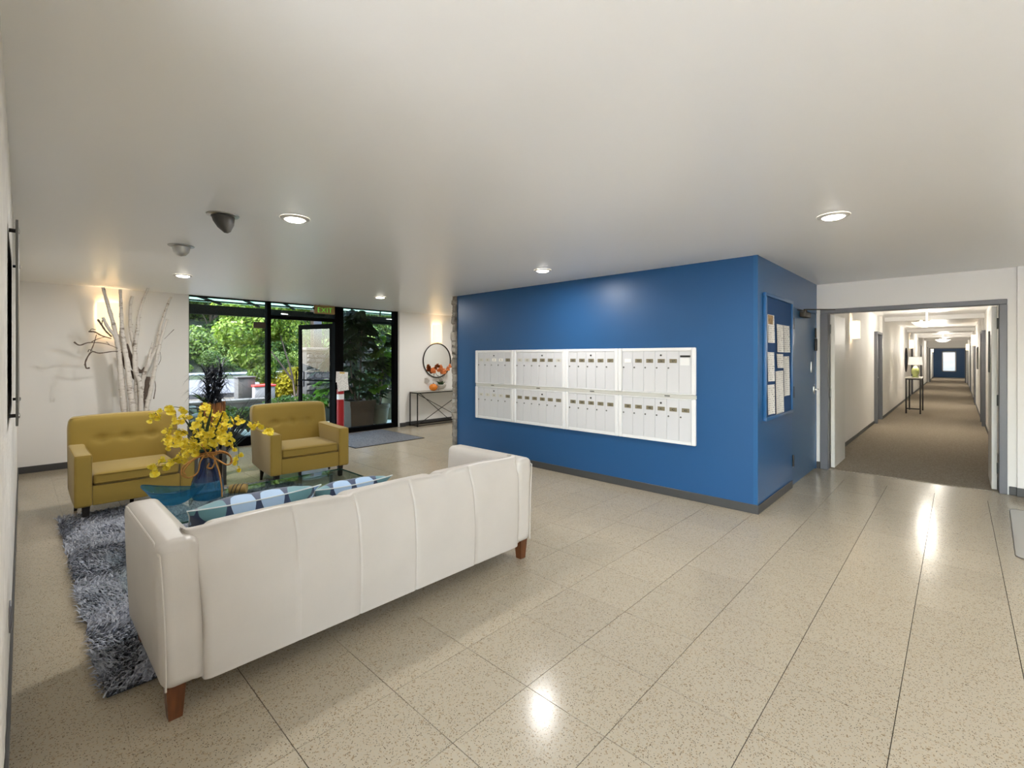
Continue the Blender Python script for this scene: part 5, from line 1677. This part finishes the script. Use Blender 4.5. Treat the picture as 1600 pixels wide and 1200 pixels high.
cm = thing('oval_mirror', 'dark-rimmed round mirror on the corridor wall by the hall table', 'mirror', (CXL + 0.051, 20.9, 1.38))
obj('rim', MB().tube([(0.015, 0.40 * math.cos(a), 0.40 * math.sin(a)) for a in [2 * PI * i / 36 for i in range(36)]], 0.014, 8, closed=True), M['black_satin'], cm)
obj('mirror_glass', MB().lathe([(0, 0.01), (0.395, 0.01), (0.395, 0.001), (0, 0.001)], 36, Matrix.Rotation(PI / 2, 4, 'Y')), M['mirror'], cm)
pc = thing('framed_picture', 'pale framed picture on the corridor wall opposite the hall table', 'picture', (CXR - 0.031, 20.0, 1.1), PI)
pc.location = (CXR - 0.031, 18.0, 1.15)
b = MB()
for q in ((-0.3, 0.3, 0, 0.03), (-0.3, 0.3, 0.57, 0.6)): b.box(0, 0.025, q[0], q[1], q[2], q[3])
b.box(0, 0.025, -0.3, -0.27, 0.03, 0.57); b.box(0, 0.025, 0.27, 0.3, 0.03, 0.57)
obj('frame', b, M['nickel'], pc, smooth=False); obj('print', MB().box(0, 0.012, -0.27, 0.27, 0.03, 0.57), plain('pale_print', (206, 206, 200), 0.6, noise=0.15, scale=4), pc, smooth=False)
# ------------------------------------------------------------------ outdoors
XO = XW - 0.14
b = MB(); b.box(-12.4, XO, -6, 12, -0.2, -0.004)
struct('ground_walk', b, M['walk'])
b = MB(); b.box(XR + 0.11, 30, -25, 20, -0.2, -0.02); b.box(XW - 3, XR + 0.11, -25, YN - 0.11, -0.2, -0.02); struct('ground_bounce', b, M['walk'])  # unseen pale ground added to bounce sunlight into the room
b = MB(); b.box(-16.5, -12.4, -6, 24, -0.2, 0.22); struct('ground_verge', b, M['soil'])
b = MB(); b.box(-27.0, -16.5, -20, 40, -0.2, 0.36); struct('road', b, M['road'])
b = MB()
nx_, ny_ = 14, 20
vs = []; fs = []
for i in range(nx_ + 1):
    for j in range(ny_ + 1):
        x = -27 - 40 * i / nx_; y = -25 + 85 * j / ny_
        vs.append((x, y, 0.32 + 0.48 * max(0, -27.8 - x) + random.uniform(-.2, .2) * (i > 1)))
for i in range(nx_):
    for j in range(ny_):
        a = i * (ny_ + 1) + j
        fs.append((a, a + 1, a + ny_ + 2, a + ny_ + 1))
struct('hill', b.add(vs, fs), M['hill'])
# unseen roof slab added to block sun; rear overhang lengthened to cut its patch
b = MB(); b.box(XW - 0.9, XR + 0.4, -3.6, 9.0, HC + 0.31, HC + 0.6); struct('sun_block_roof', b, M['concrete'])
b = MB(); b.box(XW - 0.14, XW - 0.0, YK + 0.11, 12, -0.1, HC + 0.3); b.box(XW - 0.14, XW, -6, -0.21, -0.1, HC + 0.3); struct('wall_outside', b, M['concrete'])

# glass entrance canopy
cn = thing('entrance_canopy', 'frosted glass canopy on dark beams outside the glass entrance', 'canopy', (-10.3, 3.6, 2.4))
CXa, CXb = XW - 0.92, -11.72
objw('fascia_beam', MB().box(-11.86, -11.72, -3.5, 11.0, 2.40, 2.60), M['black'], cn, smooth=False)
dirr = Vector((-0.902, 0.5226, 0))
k = (CXa - CXb) / 0.902 * 0.5226
yr = -5.2
ys = []
while yr < 11.5:
    ys.append(yr); yr += 0.78
for i, y in enumerate(ys):
    objw('rafter', MB().add([(CXa, y - .02, 2.615), (CXa, y + .02, 2.615), (CXb, y + k + .02, 2.615), (CXb, y + k - .02, 2.615), (CXa, y - .02, 2.655), (CXa, y + .02, 2.655), (CXb, y + k + .02, 2.655), (CXb, y + k - .02, 2.655)],
         [(0, 1, 2, 3), (7, 6, 5, 4), (0, 4, 5, 1), (1, 5, 6, 2), (2, 6, 7, 3), (3, 7, 4, 0)]), M['black'], cn, smooth=False)
    if i < len(ys) - 1:
        y2 = ys[i + 1]
        objw('glass_panel', MB().add([(CXa, y + .01, 2.66), (CXa, y2 - .01, 2.66), (CXb, y2 + k - .01, 2.66), (CXb, y + k + .01, 2.66), (CXa, y + .01, 2.672), (CXa, y2 - .01, 2.672), (CXb, y2 + k - .01, 2.672), (CXb, y + k + .01, 2.672)],
             [(0, 1, 2, 3), (7, 6, 5, 4), (0, 4, 5, 1), (1, 5, 6, 2), (2, 6, 7, 3), (3, 7, 4, 0)]), M['canopy_glass'], cn, smooth=False)
for xx in (-9.9, -10.9):
    objw('purlin', MB().box(xx - .015, xx + .015, -3.5, 11.0, 2.585, 2.6145), M['black'], cn, smooth=False)
for y in (-3.0, 6.25):
    objw('post', MB().box(-11.84, -11.74, y - .06, y + .06, -0.003, 2.40), M['black'], cn, smooth=False)

# low wall with a pale coping behind the planting bed
lw = thing('low_wall', 'low stone garden wall with a pale coping outside the window', 'wall', (-12.55, 0.5, 0))
objw('wall_body', MB().box(-12.7, -12.42, -5, 4.3, -0.004, 0.40), M['concrete'], lw, smooth=False)
objw('coping', MB().rbox(-12.76, -12.36, -5, 4.34, 0.40, 0.46, r=0.01), M['rock'], lw)
bed = MB()
vs = []; fs = []
for i in range(13):
    for j in range(25):
        x = -12.41 + 3.3 * i / 12; y = -5 + 7.9 * j / 24
        e = 0.0 if (i in (0, 12) or j == 24) else 1.0
        vs.append((x, y, 0.0 + e * (0.16 + 0.06 * math.sin(3 * x + 2 * y) + random.uniform(-.02, .02))))
for i in range(12):
    for j in range(24):
        a = i * 25 + j; fs.append((a, a + 25, a + 26, a + 1))
bd_ = struct('ground_bed', bed.add(vs, fs), M['soil'], smooth=True)
rocks = []
for kk in range(4):
    r = random.Random(kk + 40)
    rocks.append(MB().softbox(-0.5, 0.5, -0.5, 0.5, -0.35, 0.35, r=0.3, n=3, disp=lambda p, r=r: p * (1 + r.uniform(-.12, .12))).mesh('rock', M['rock']))
ROCKW = ['by the white wall edge, at mid depth', 'by the white wall edge, against the low wall', 'by the bark-faced pot, at the glass', 'behind the black grass, close to the glass', 'behind the black grass, at mid depth', 'beside the armchair back, at mid depth', 'at the glass, next to the armchair', 'against the low wall above the armchair back', 'against the low wall beside the mullion', 'behind the bark-faced pot, by the wall', 'at the glass, by the white wall edge', 'at the glass, behind the armchair']
for i, (px, py, X, sc) in enumerate([(306, 640, -10.2, 0.5), (300, 622, -11.6, 0.55), (316, 652, -9.8, 0.3), (362, 660, -10.0, 0.35), (376, 648, -10.8, 0.45), (395, 652, -10.4, 0.4), (384, 668, -9.6, 0.3), (408, 640, -11.4, 0.5), (440, 640, -11.4, 0.4), (352, 645, -11.0, 0.45), (300, 668, -9.6, 0.3), (420, 660, -9.9, 0.3)]):
    p_ = at_x(px, py, X)
    o = link('rock', rocks[i % 4], None, (X, p_.y, 0.17 + sc * 0.22), (random.uniform(-.3, .3), random.uniform(-.3, .3), random.uniform(0, 6)))
    o.scale = (sc, sc * random.uniform(.7, 1.2), sc * .8)
    tag(o, '%s pale rock in the bed %s' % (('large', 'smaller')[sc < .45], ROCKW[i]), 'rock', 'pale rocks in the planting bed')

def cloud(n, blobs, size, flat=0.6):
    """n leaf quads spread in ellipsoid shells (cx, cy, cz, rx, ry, rz, weight)"""
    w = np.array([q[6] for q in blobs]); w = w / w.sum()
    idx = rng.choice(len(blobs), n, p=w)
    B = np.array([q[:6] for q in blobs])[idx]
    d = rng.normal(size=(n, 3)); d /= np.linalg.norm(d, axis=1)[:, None]
    r = rng.uniform(0.55, 1.0, n) ** 0.5
    c = B[:, :3] + d * B[:, 3:] * r[:, None]
    nrm = d + rng.normal(size=(n, 3)) * flat; nrm[:, 2] += 0.4
    nrm /= np.linalg.norm(nrm, axis=1)[:, None]
    t = np.cross(nrm, rng.normal(size=(n, 3))); t /= np.linalg.norm(t, axis=1)[:, None]
    s = np.cross(nrm, t)
    L = rng.uniform(0.7, 1.3, n)[:, None] * size
    co = np.stack([c - t * L * 0.5, c + s * L * 0.28 + nrm * L * .05, c + t * L * 0.5, c - s * L * 0.28 + nrm * L * .05], axis=1)
    return co
def crown_mesh(name, n, blobs, size, m):
    return np_mesh(name, cloud(n, blobs, size), [(0, 1, 2, 3)], m)
def blob_set(seed, R_, H, k):
    r = random.Random(seed)
    return [(r.uniform(-.6, .6) * R_, r.uniform(-.6, .6) * R_, H * r.uniform(.25, .9), R_ * r.uniform(.3, .52), R_ * r.uniform(.3, .52), R_ * r.uniform(.22, .4), 1) for _ in range(k)]
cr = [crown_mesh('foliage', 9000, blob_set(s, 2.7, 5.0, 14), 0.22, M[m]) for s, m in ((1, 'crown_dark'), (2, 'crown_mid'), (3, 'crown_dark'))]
def trunk_mesh(h, r0, n=5, seed=0):
    r = random.Random(seed)
    b = MB().tube([(0, 0, -0.3), (0.05, 0.02, h * .5), (0, 0, h)], [r0, r0 * .75, r0 * .4], 8)
    for k in range(n):
        a = r.uniform(0, 2 * PI); z = h * r.uniform(.4, .8)
        b.tube([(0, 0, z), (0.6 * math.cos(a), 0.6 * math.sin(a), z + .7), (1.3 * math.cos(a), 1.3 * math.sin(a), z + 1.2)], [r0 * .4, r0 * .25, r0 * .1], 6)
    return b.mesh('trunk', M['trunk'])
tk = trunk_mesh(3.6, 0.16)
ORD = ['first', 'second', 'third', 'fourth', 'fifth', 'sixth', 'seventh', 'eighth']
hz = []
for i in range(7): hz.append((-30.2 + random.uniform(-.4, .4), 4.6 + 3.3 * i, -0.6, (0, 1, 2)[i % 3], 0.85, 'low %s tree just behind the guardrail, %s from the white wall edge' % (('dark', 'mid green', 'deep green')[i % 3], ORD[i])))
for i in range(6): hz.append((-34.5 + random.uniform(-.5, .5), 4.2 + 4.4 * i, 2.0, (2, 0, 1)[i % 3], 1.1, 'tree halfway up the green hill, %s from the white wall edge' % ORD[i]))
for i in range(5): hz.append((-41 + random.uniform(-1, 1), 4.2 + 6.0 * i, 5.4, (0, 2, 1)[i % 3], 1.5, 'tall tree at the top of the green hill, %s from the white wall edge' % ORD[i]))
for i in range(9): hz.append((-28.5 + random.uniform(-.15, .15), 5.2 + 2.3 * i, -0.05, (1, 0, 2)[i % 3], 0.42, 'low shrub overhanging the guardrail, %s from the white wall edge' % (ORD + ['ninth'])[i]))
for (x, y, z, k_, sc, lab) in hz:
    t = thing('tree', lab, 'tree', (x, y, z), random.uniform(0, 6), 'trees on the hillside')
    t.scale = (sc, sc, sc)
    o = link('foliage', cr[k_], t, (0, 0, -0.6)); o['kind'] = 'stuff'
    link('trunk', tk, t, (0, 0, -1.0))
hb = [(-29.0 - 1.2 * i + random.uniform(-.5, .5), y + random.uniform(-1, 1), 0.9 + 0.55 * i, 1.3, 1.7, 1.2, 1) for i in range(9) for y in (-16, -12.5, -9, -6, -3, 0, 2.2)]
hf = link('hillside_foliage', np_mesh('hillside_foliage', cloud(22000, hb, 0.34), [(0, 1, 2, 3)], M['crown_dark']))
tag(hf, 'unbroken green undergrowth covering the hillside beyond the white wall edge', 'foliage', None, 'stuff')
# roadside guardrail
gr_ = thing('guardrail', 'galvanised roadside guardrail along the foot of the green hill', 'guardrail', (-27.6, 13, 0.33))
b = MB()
for z0 in (0.42, 0.56): b.rbox(-27.66, -27.60, -6, 32, z0, z0 + 0.11, r=0.02, seg=1)
objw('rail', b.box(-27.68, -27.65, -6, 32, 0.43, 0.66), M['guard'], gr_)
for i in range(10):
    objw('post', MB().box(-27.80, -27.68, -5 + 4 * i, -4.88 + 4 * i, 0.0, 0.68), M['guard'], gr_, smooth=False)
# lime maple by the road and the slender many-stemmed tree
def small_tree(label, loc, stems, blobs, n, size, m, name='tree'):
    t = thing(name, label, 'tree', loc)
    for s_ in stems:
        m_ = len(s_)
        sp_ = spline(s_, 5)
        obj('stem', MB().tube(sp_, [lerp(0.034, 0.012, q / (len(sp_) - 1)) for q in range(len(sp_))], 7), M['trunk'], t)
    o = link('foliage', crown_mesh('foliage', n, blobs, size, M[m]), t); o['kind'] = 'stuff'
    return t
pm = at_x(384, 560, -15.0)
small_tree('lime green maple with drooping sprays outside the window pane', (-15.0, pm.y, 0.22),
    [[(0, 0, 0), (0.05, 0.05, 0.9), (0.1, -0.1, 1.8), (0.0, -0.3, 2.6)], [(0.05, 0.05, 0.9), (0.1, 0.4, 1.6), (0.1, 0.7, 2.2)]],
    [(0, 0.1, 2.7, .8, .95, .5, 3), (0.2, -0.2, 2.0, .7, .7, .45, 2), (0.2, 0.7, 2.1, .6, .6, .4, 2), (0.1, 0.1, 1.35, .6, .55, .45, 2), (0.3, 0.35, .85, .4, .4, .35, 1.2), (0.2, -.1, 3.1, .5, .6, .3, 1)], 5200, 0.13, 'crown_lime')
pm = at_x(462, 600, -14.2)
small_tree('slender many-stemmed tree seen between the mullion and the open door', (-14.2, pm.y, 0.22),
    [[(0, 0, 0), (0.0, -0.12, 0.8), (0, -0.35, 1.6), (0, -0.7, 2.9)], [(0, 0.05, 0), (0, 0.12, 0.8), (0.0, 0.3, 1.5), (0, 0.25, 2.9)], [(0, 0.1, 0), (0, 0.3, 0.7), (0, 0.75, 1.4), (0, 1.0, 2.6)], [(0, -0.1, 0.6), (0, -0.45, 1.1), (0, -0.75, 1.5)]],
    [(0, -.4, 2.9, .7, .8, .45, 2), (0, .4, 3.0, .7, .8, .45, 2), (0, 1.0, 2.6, .6, .6, .4, 1.5), (0, -.8, 2.2, .4, .4, .4, 1), (0, 0, 2.0, .5, .5, .4, .7)], 4200, 0.12, 'crown_lime')
def bush(label, loc, blobs, n, size, m, grp=None):
    t = thing('bush', label, 'bush', loc, 0, grp)
    o = link('foliage', crown_mesh('foliage', n, blobs, size, M[m]), t); o['kind'] = 'stuff'
    b = MB()
    for k in range(6):
        a = k * 1.05; b.tube([(0, 0, -0.02), (.1 * math.cos(a), .1 * math.sin(a), .2), (.25 * math.cos(a), .25 * math.sin(a), .42)], [.015, .01, .005], 5)
    obj('stem', b, M['trunk'], t)
    return t
pm = at_x(446, 612, -14.8)
bush('bright yellow bush under the slender tree', (-14.8, pm.y, 0.22), [(0, 0, .5, .45, .75, .35, 1), (0, .3, .7, .3, .4, .25, 1), (0, -.2, .3, .4, .6, .3, 1)], 3600, 0.12, 'bush_yellow')
for px, py, X, lab in ((365, 655, -9.9, 'low green plant in the bed nearest the plant stand'), (388, 672, -9.5, 'low green plant at the foot of the window beside the armchair'), (430, 632, -12.0, 'green shrub by the low wall beside the mullion'), (462, 625, -12.1, 'green shrub by the low wall before the open door'), (330, 660, -10.4, 'low green plant behind the bark-faced pot')):
    p_ = at_x(px, py, X)
    bush(lab, (X, p_.y, 0.12), [(0, 0, .2, .28, .35, .16, 1), (0.1, .2, .28, .2, .22, .14, 1)], 500, 0.09, 'crown_mid', 'low plants in the bed')
# concrete block and white box by the road
p0 = at_x(372, 600, -13.4); p1 = at_x(399, 600, -13.4)
t = thing('concrete_block', 'plain grey concrete wall stub beyond the low garden wall', 'wall stub', (-13.4, (p0.y + p1.y) / 2, 0.22))
objw('block', MB().rbox(-13.75, -13.4, p0.y, p1.y, 0.221, 0.93, r=0.02), M['concrete'], t)
objw('cap', MB().rbox(-13.78, -13.38, p0.y - .02, p1.y + .02, 0.931, 0.97, r=0.01), M['concrete'], t)
p0 = at_x(398, 610, -13.2); p1 = at_x(430, 610, -13.2)
t = thing('utility_box', 'white box with a red lid beyond the low garden wall', 'box', (-13.2, (p0.y + p1.y) / 2, 0.22))
objw('body', MB().rbox(-13.6, -13.2, p0.y, p1.y, 0.221, 0.70, r=0.01), M['white_panel'], t)
objw('lid', MB().rbox(-13.63, -13.18, p0.y - .02, p1.y + .02, 0.701, 0.75, r=0.008), plain('red_lid', (206, 60, 56), 0.5), t)
# stone pier wall by the door
XSW = -12.9
ya = at_x(480, 580, XSW).y; yb_ = at_x(545, 580, XSW).y + 0.8
sw = thing('stone_wall', 'grey fieldstone wall with a flat coping seen through the open door', 'wall', (XSW, (ya + yb_) / 2, 0))
objw('core', MB().box(XSW - 0.4, XSW - 0.03, ya, yb_, -0.004, 1.66), M['slate'], sw, smooth=False)
objw('coping', MB().rbox(XSW - 0.45, XSW + 0.06, ya - .05, yb_ + .05, 1.66, 1.74, r=0.015), M['rock'], sw)
smes = []
for kk in range(6):
    r = random.Random(kk + 80)
    poly = []
    for i in range(7):
        a = 2 * PI * i / 7 + r.uniform(-.25, .25)
        rr = r.uniform(.42, .56) / max(abs(math.cos(a)), abs(math.sin(a))) ** 0.6
        poly.append((rr * math.cos(a), rr * math.sin(a)))
    m_ = MB()
    n = len(poly)
    vs = [(0, x, z) for x, z in poly] + [(0.75, x * .94, z * .94) for x, z in poly] + [(1.0, x * .7 + r.uniform(-.05, .05), z * .7) for x, z in poly]
    fs = [(i, (i + 1) % n, n + (i + 1) % n, n + i) for i in range(n)] + [(n + i, n + (i + 1) % n, 2 * n + (i + 1) % n, 2 * n + i) for i in range(n)] + [tuple(range(2 * n, 3 * n))]
    smes.append(m_.add(vs, fs).mesh('stone', M['slate'], ang=30))
z = 0.0
while z < 1.62:
    hh = random.uniform(0.10, 0.17); hh = min(hh, 1.66 - z)
    y = ya
    while y < yb_ - 0.03:
        w_ = min(random.uniform(0.11, 0.26), yb_ - y)
        o = link('stone', random.choice(smes), sw, (-0.045, y + w_ / 2 - sw.location[1], z + hh / 2))
        o.scale = (random.uniform(.05, .085), w_ * .98, hh * .98); o.rotation_euler = (random.uniform(-.12, .12), 0, 0)
        y += w_
    z += hh
p0 = at_x(497, 520, -13.1); p1 = at_x(507, 520, -13.1)
t = thing('stone_pillar', 'dark square post rising behind the fieldstone wall', 'post', (-13.5, (p0.y + p1.y) / 2, 0))
objw('shaft', MB().rbox(-13.62, -13.38, p0.y, p1.y + .05, 0.221, 3.4, r=0.01), M['dark_leg'], t)
objw('foot', MB().rbox(-13.66, -13.34, p0.y - .04, p1.y + .09, 0.221, 0.4, r=0.01), M['slate'], t)
# railing
ra = thing('railing', 'pale metal railing far behind the potted plants', 'railing', (-12.4, 7.4, 0.22))
objw('rail', MB().tube([(-12.5, 6.9, 1.02), (-12.5, 9.2, 1.02)], 0.022, 8), M['guard'], ra)
objw('rail', MB().tube([(-12.5, 6.9, 0.35), (-12.5, 9.2, 0.35)], 0.018, 8), M['guard'], ra)
for i in range(18):
    objw('baluster', MB().tube([(-12.5, 6.95 + .13 * i, 0.23), (-12.5, 6.95 + .13 * i, 1.0)], 0.011, 6), M['guard'], ra)

# planters and their plants just outside the fixed pane
def palmate_mesh(seed, m, R_=0.26):
    r = random.Random(seed)
    b = MB()
    nf = 7
    for k in range(nf):
        a = (k - (nf - 1) / 2) * 0.62
        L = R_ * (1 - 0.10 * abs(k - 3)); w = R_ * 0.17
        c, s = math.cos(a), math.sin(a)
        pts = [(0, 0), (0.38, w / L), (0.68, w / L * 1.15), (1, 0), (0.68, -w / L * 1.15), (0.38, -w / L)]
        q = []
        for (u, v) in pts:
            x, y = u * L, v * L
            q.append((x * c - y * s, x * s + y * c, -0.28 * x * x / R_ + 0.15 * abs(y)))
        b.add(q, [(0, 1, 2, 3), (0, 3, 4, 5)])
    return b.mesh('leaf', m, ang=60)
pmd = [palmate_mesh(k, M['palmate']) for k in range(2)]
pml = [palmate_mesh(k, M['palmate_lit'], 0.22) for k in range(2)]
def fatsia(label, loc, pot, stems, nleaf, meshes, spread, zr):
    t = thing('potted_shrub', label, 'potted plant', loc)
    for nm, mb_, m_ in pot: obj(nm, mb_, M[m_], t)
    for s_ in stems:
        sp_ = spline(s_, 6); obj('stem', MB().tube(sp_, [lerp(.02, .008, q / (len(sp_) - 1)) for q in range(len(sp_))], 6), M['twig'], t)
    for k in range(nleaf):
        z = lerp(zr[0], zr[1], random.random() ** 0.8)
        f = (z - zr[0]) / (zr[1] - zr[0])
        rad = spread * (0.45 + 0.55 * math.sin(PI * min(1, f + .2)))
        a = random.uniform(0, 2 * PI); q = random.uniform(.25, 1) * rad
        yy = q * math.sin(a); xx = min(0.32, q * math.cos(a))
        o = link('leaf', random.choice(meshes), t, (xx, yy, z), (random.uniform(-.5, .5), random.uniform(-.1, .8), a + random.uniform(-.5, .5)))
        s_ = random.uniform(.75, 1.25); o.scale = (s_, s_, s_)
        if q > 0.2 and k % 2 == 0:
            obj('leaf_stalk', MB().tube([(0, 0, max(.5, z - .25)), (xx * .6, yy * .6, z - .03), (xx, yy, z)], .004, 4), M['stem'], t)
    return t
def square_pot(w, h):
    b = MB()
    b.add([(-w * .46, -w * .46, 0), (w * .46, -w * .46, 0), (w * .46, w * .46, 0), (-w * .46, w * .46, 0), (-w / 2, -w / 2, h * .8), (w / 2, -w / 2, h * .8), (w / 2, w / 2, h * .8), (-w / 2, w / 2, h * .8)],
          [(3, 2, 1, 0), (0, 1, 5, 4), (1, 2, 6, 5), (2, 3, 7, 6), (3, 0, 4, 7)])
    rim = MB(); 
    for q in ((-1, 1, -1, -.86), (-1, 1, .86, 1), (-1, -.86, -.86, .86), (.86, 1, -.86, .86)):
        rim.box(q[0] * w * .54, q[1] * w * .54, q[2] * w * .54, q[3] * w * .54, h * .8, h)
    soil = MB(); soil.box(-w * .46, w * .46, -w * .46, w * .46, h * .8, h * .93)
    return [('pot', b, 'planter_brown'), ('rim', rim, 'planter_brown'), ('soil', soil, 'soil')]
def round_pot(r, h):
    b = MB().lathe([(0, 0), (r * .66, 0), (r * .72, h * .1), (r * .9, h * .8)], 28)
    rim = MB().lathe([(r * .9, h * .8), (r, h * .82), (r, h), (r * .88, h), (r * .86, h * .86)], 28)
    soil = MB().lathe([(r * .87, h * .88), (0, h * .9)], 20)
    return [('pot', b, 'planter_green'), ('rim', rim, 'planter_green'), ('soil', soil, 'soil')]
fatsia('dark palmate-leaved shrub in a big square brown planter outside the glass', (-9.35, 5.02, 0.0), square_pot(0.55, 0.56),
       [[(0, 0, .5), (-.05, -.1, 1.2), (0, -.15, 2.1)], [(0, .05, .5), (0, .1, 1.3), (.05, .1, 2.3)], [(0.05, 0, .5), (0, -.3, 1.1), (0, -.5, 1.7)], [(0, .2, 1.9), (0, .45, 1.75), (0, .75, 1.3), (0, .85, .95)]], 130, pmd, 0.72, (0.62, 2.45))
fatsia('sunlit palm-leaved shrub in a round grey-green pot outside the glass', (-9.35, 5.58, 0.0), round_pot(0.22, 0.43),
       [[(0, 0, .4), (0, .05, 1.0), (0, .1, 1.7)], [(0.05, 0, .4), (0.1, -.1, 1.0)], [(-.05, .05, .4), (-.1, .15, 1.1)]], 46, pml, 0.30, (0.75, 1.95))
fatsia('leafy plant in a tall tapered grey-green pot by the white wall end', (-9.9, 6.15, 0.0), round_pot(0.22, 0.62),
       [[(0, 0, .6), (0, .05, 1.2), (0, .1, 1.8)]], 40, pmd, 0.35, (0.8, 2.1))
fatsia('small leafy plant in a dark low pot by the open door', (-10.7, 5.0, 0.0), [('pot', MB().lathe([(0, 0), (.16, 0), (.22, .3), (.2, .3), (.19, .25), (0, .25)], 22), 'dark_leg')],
       [[(0, 0, .25), (0, -.05, .6)]], 26, pml, 0.3, (0.4, 0.95))

bush('dark dense hedge behind the pale railing and the potted plants', (-13.3, 8.2, 0.22), [(0, -1.2, .6, .5, .9, .6, 1), (0, 0, .7, .5, .9, .7, 1), (0, 1.2, .6, .5, .9, .65, 1), (.1, -.6, 1.2, .4, .8, .4, 1), (.1, .7, 1.25, .4, .8, .4, 1)], 5200, 0.13, 'palmate')
bush('leafy dark shrub against the fieldstone wall', (-11.6, 6.6, 0.0), [(0, 0, .5, .35, .5, .45, 1), (0, .2, .9, .3, .4, .3, 1)], 1500, 0.12, 'palmate')
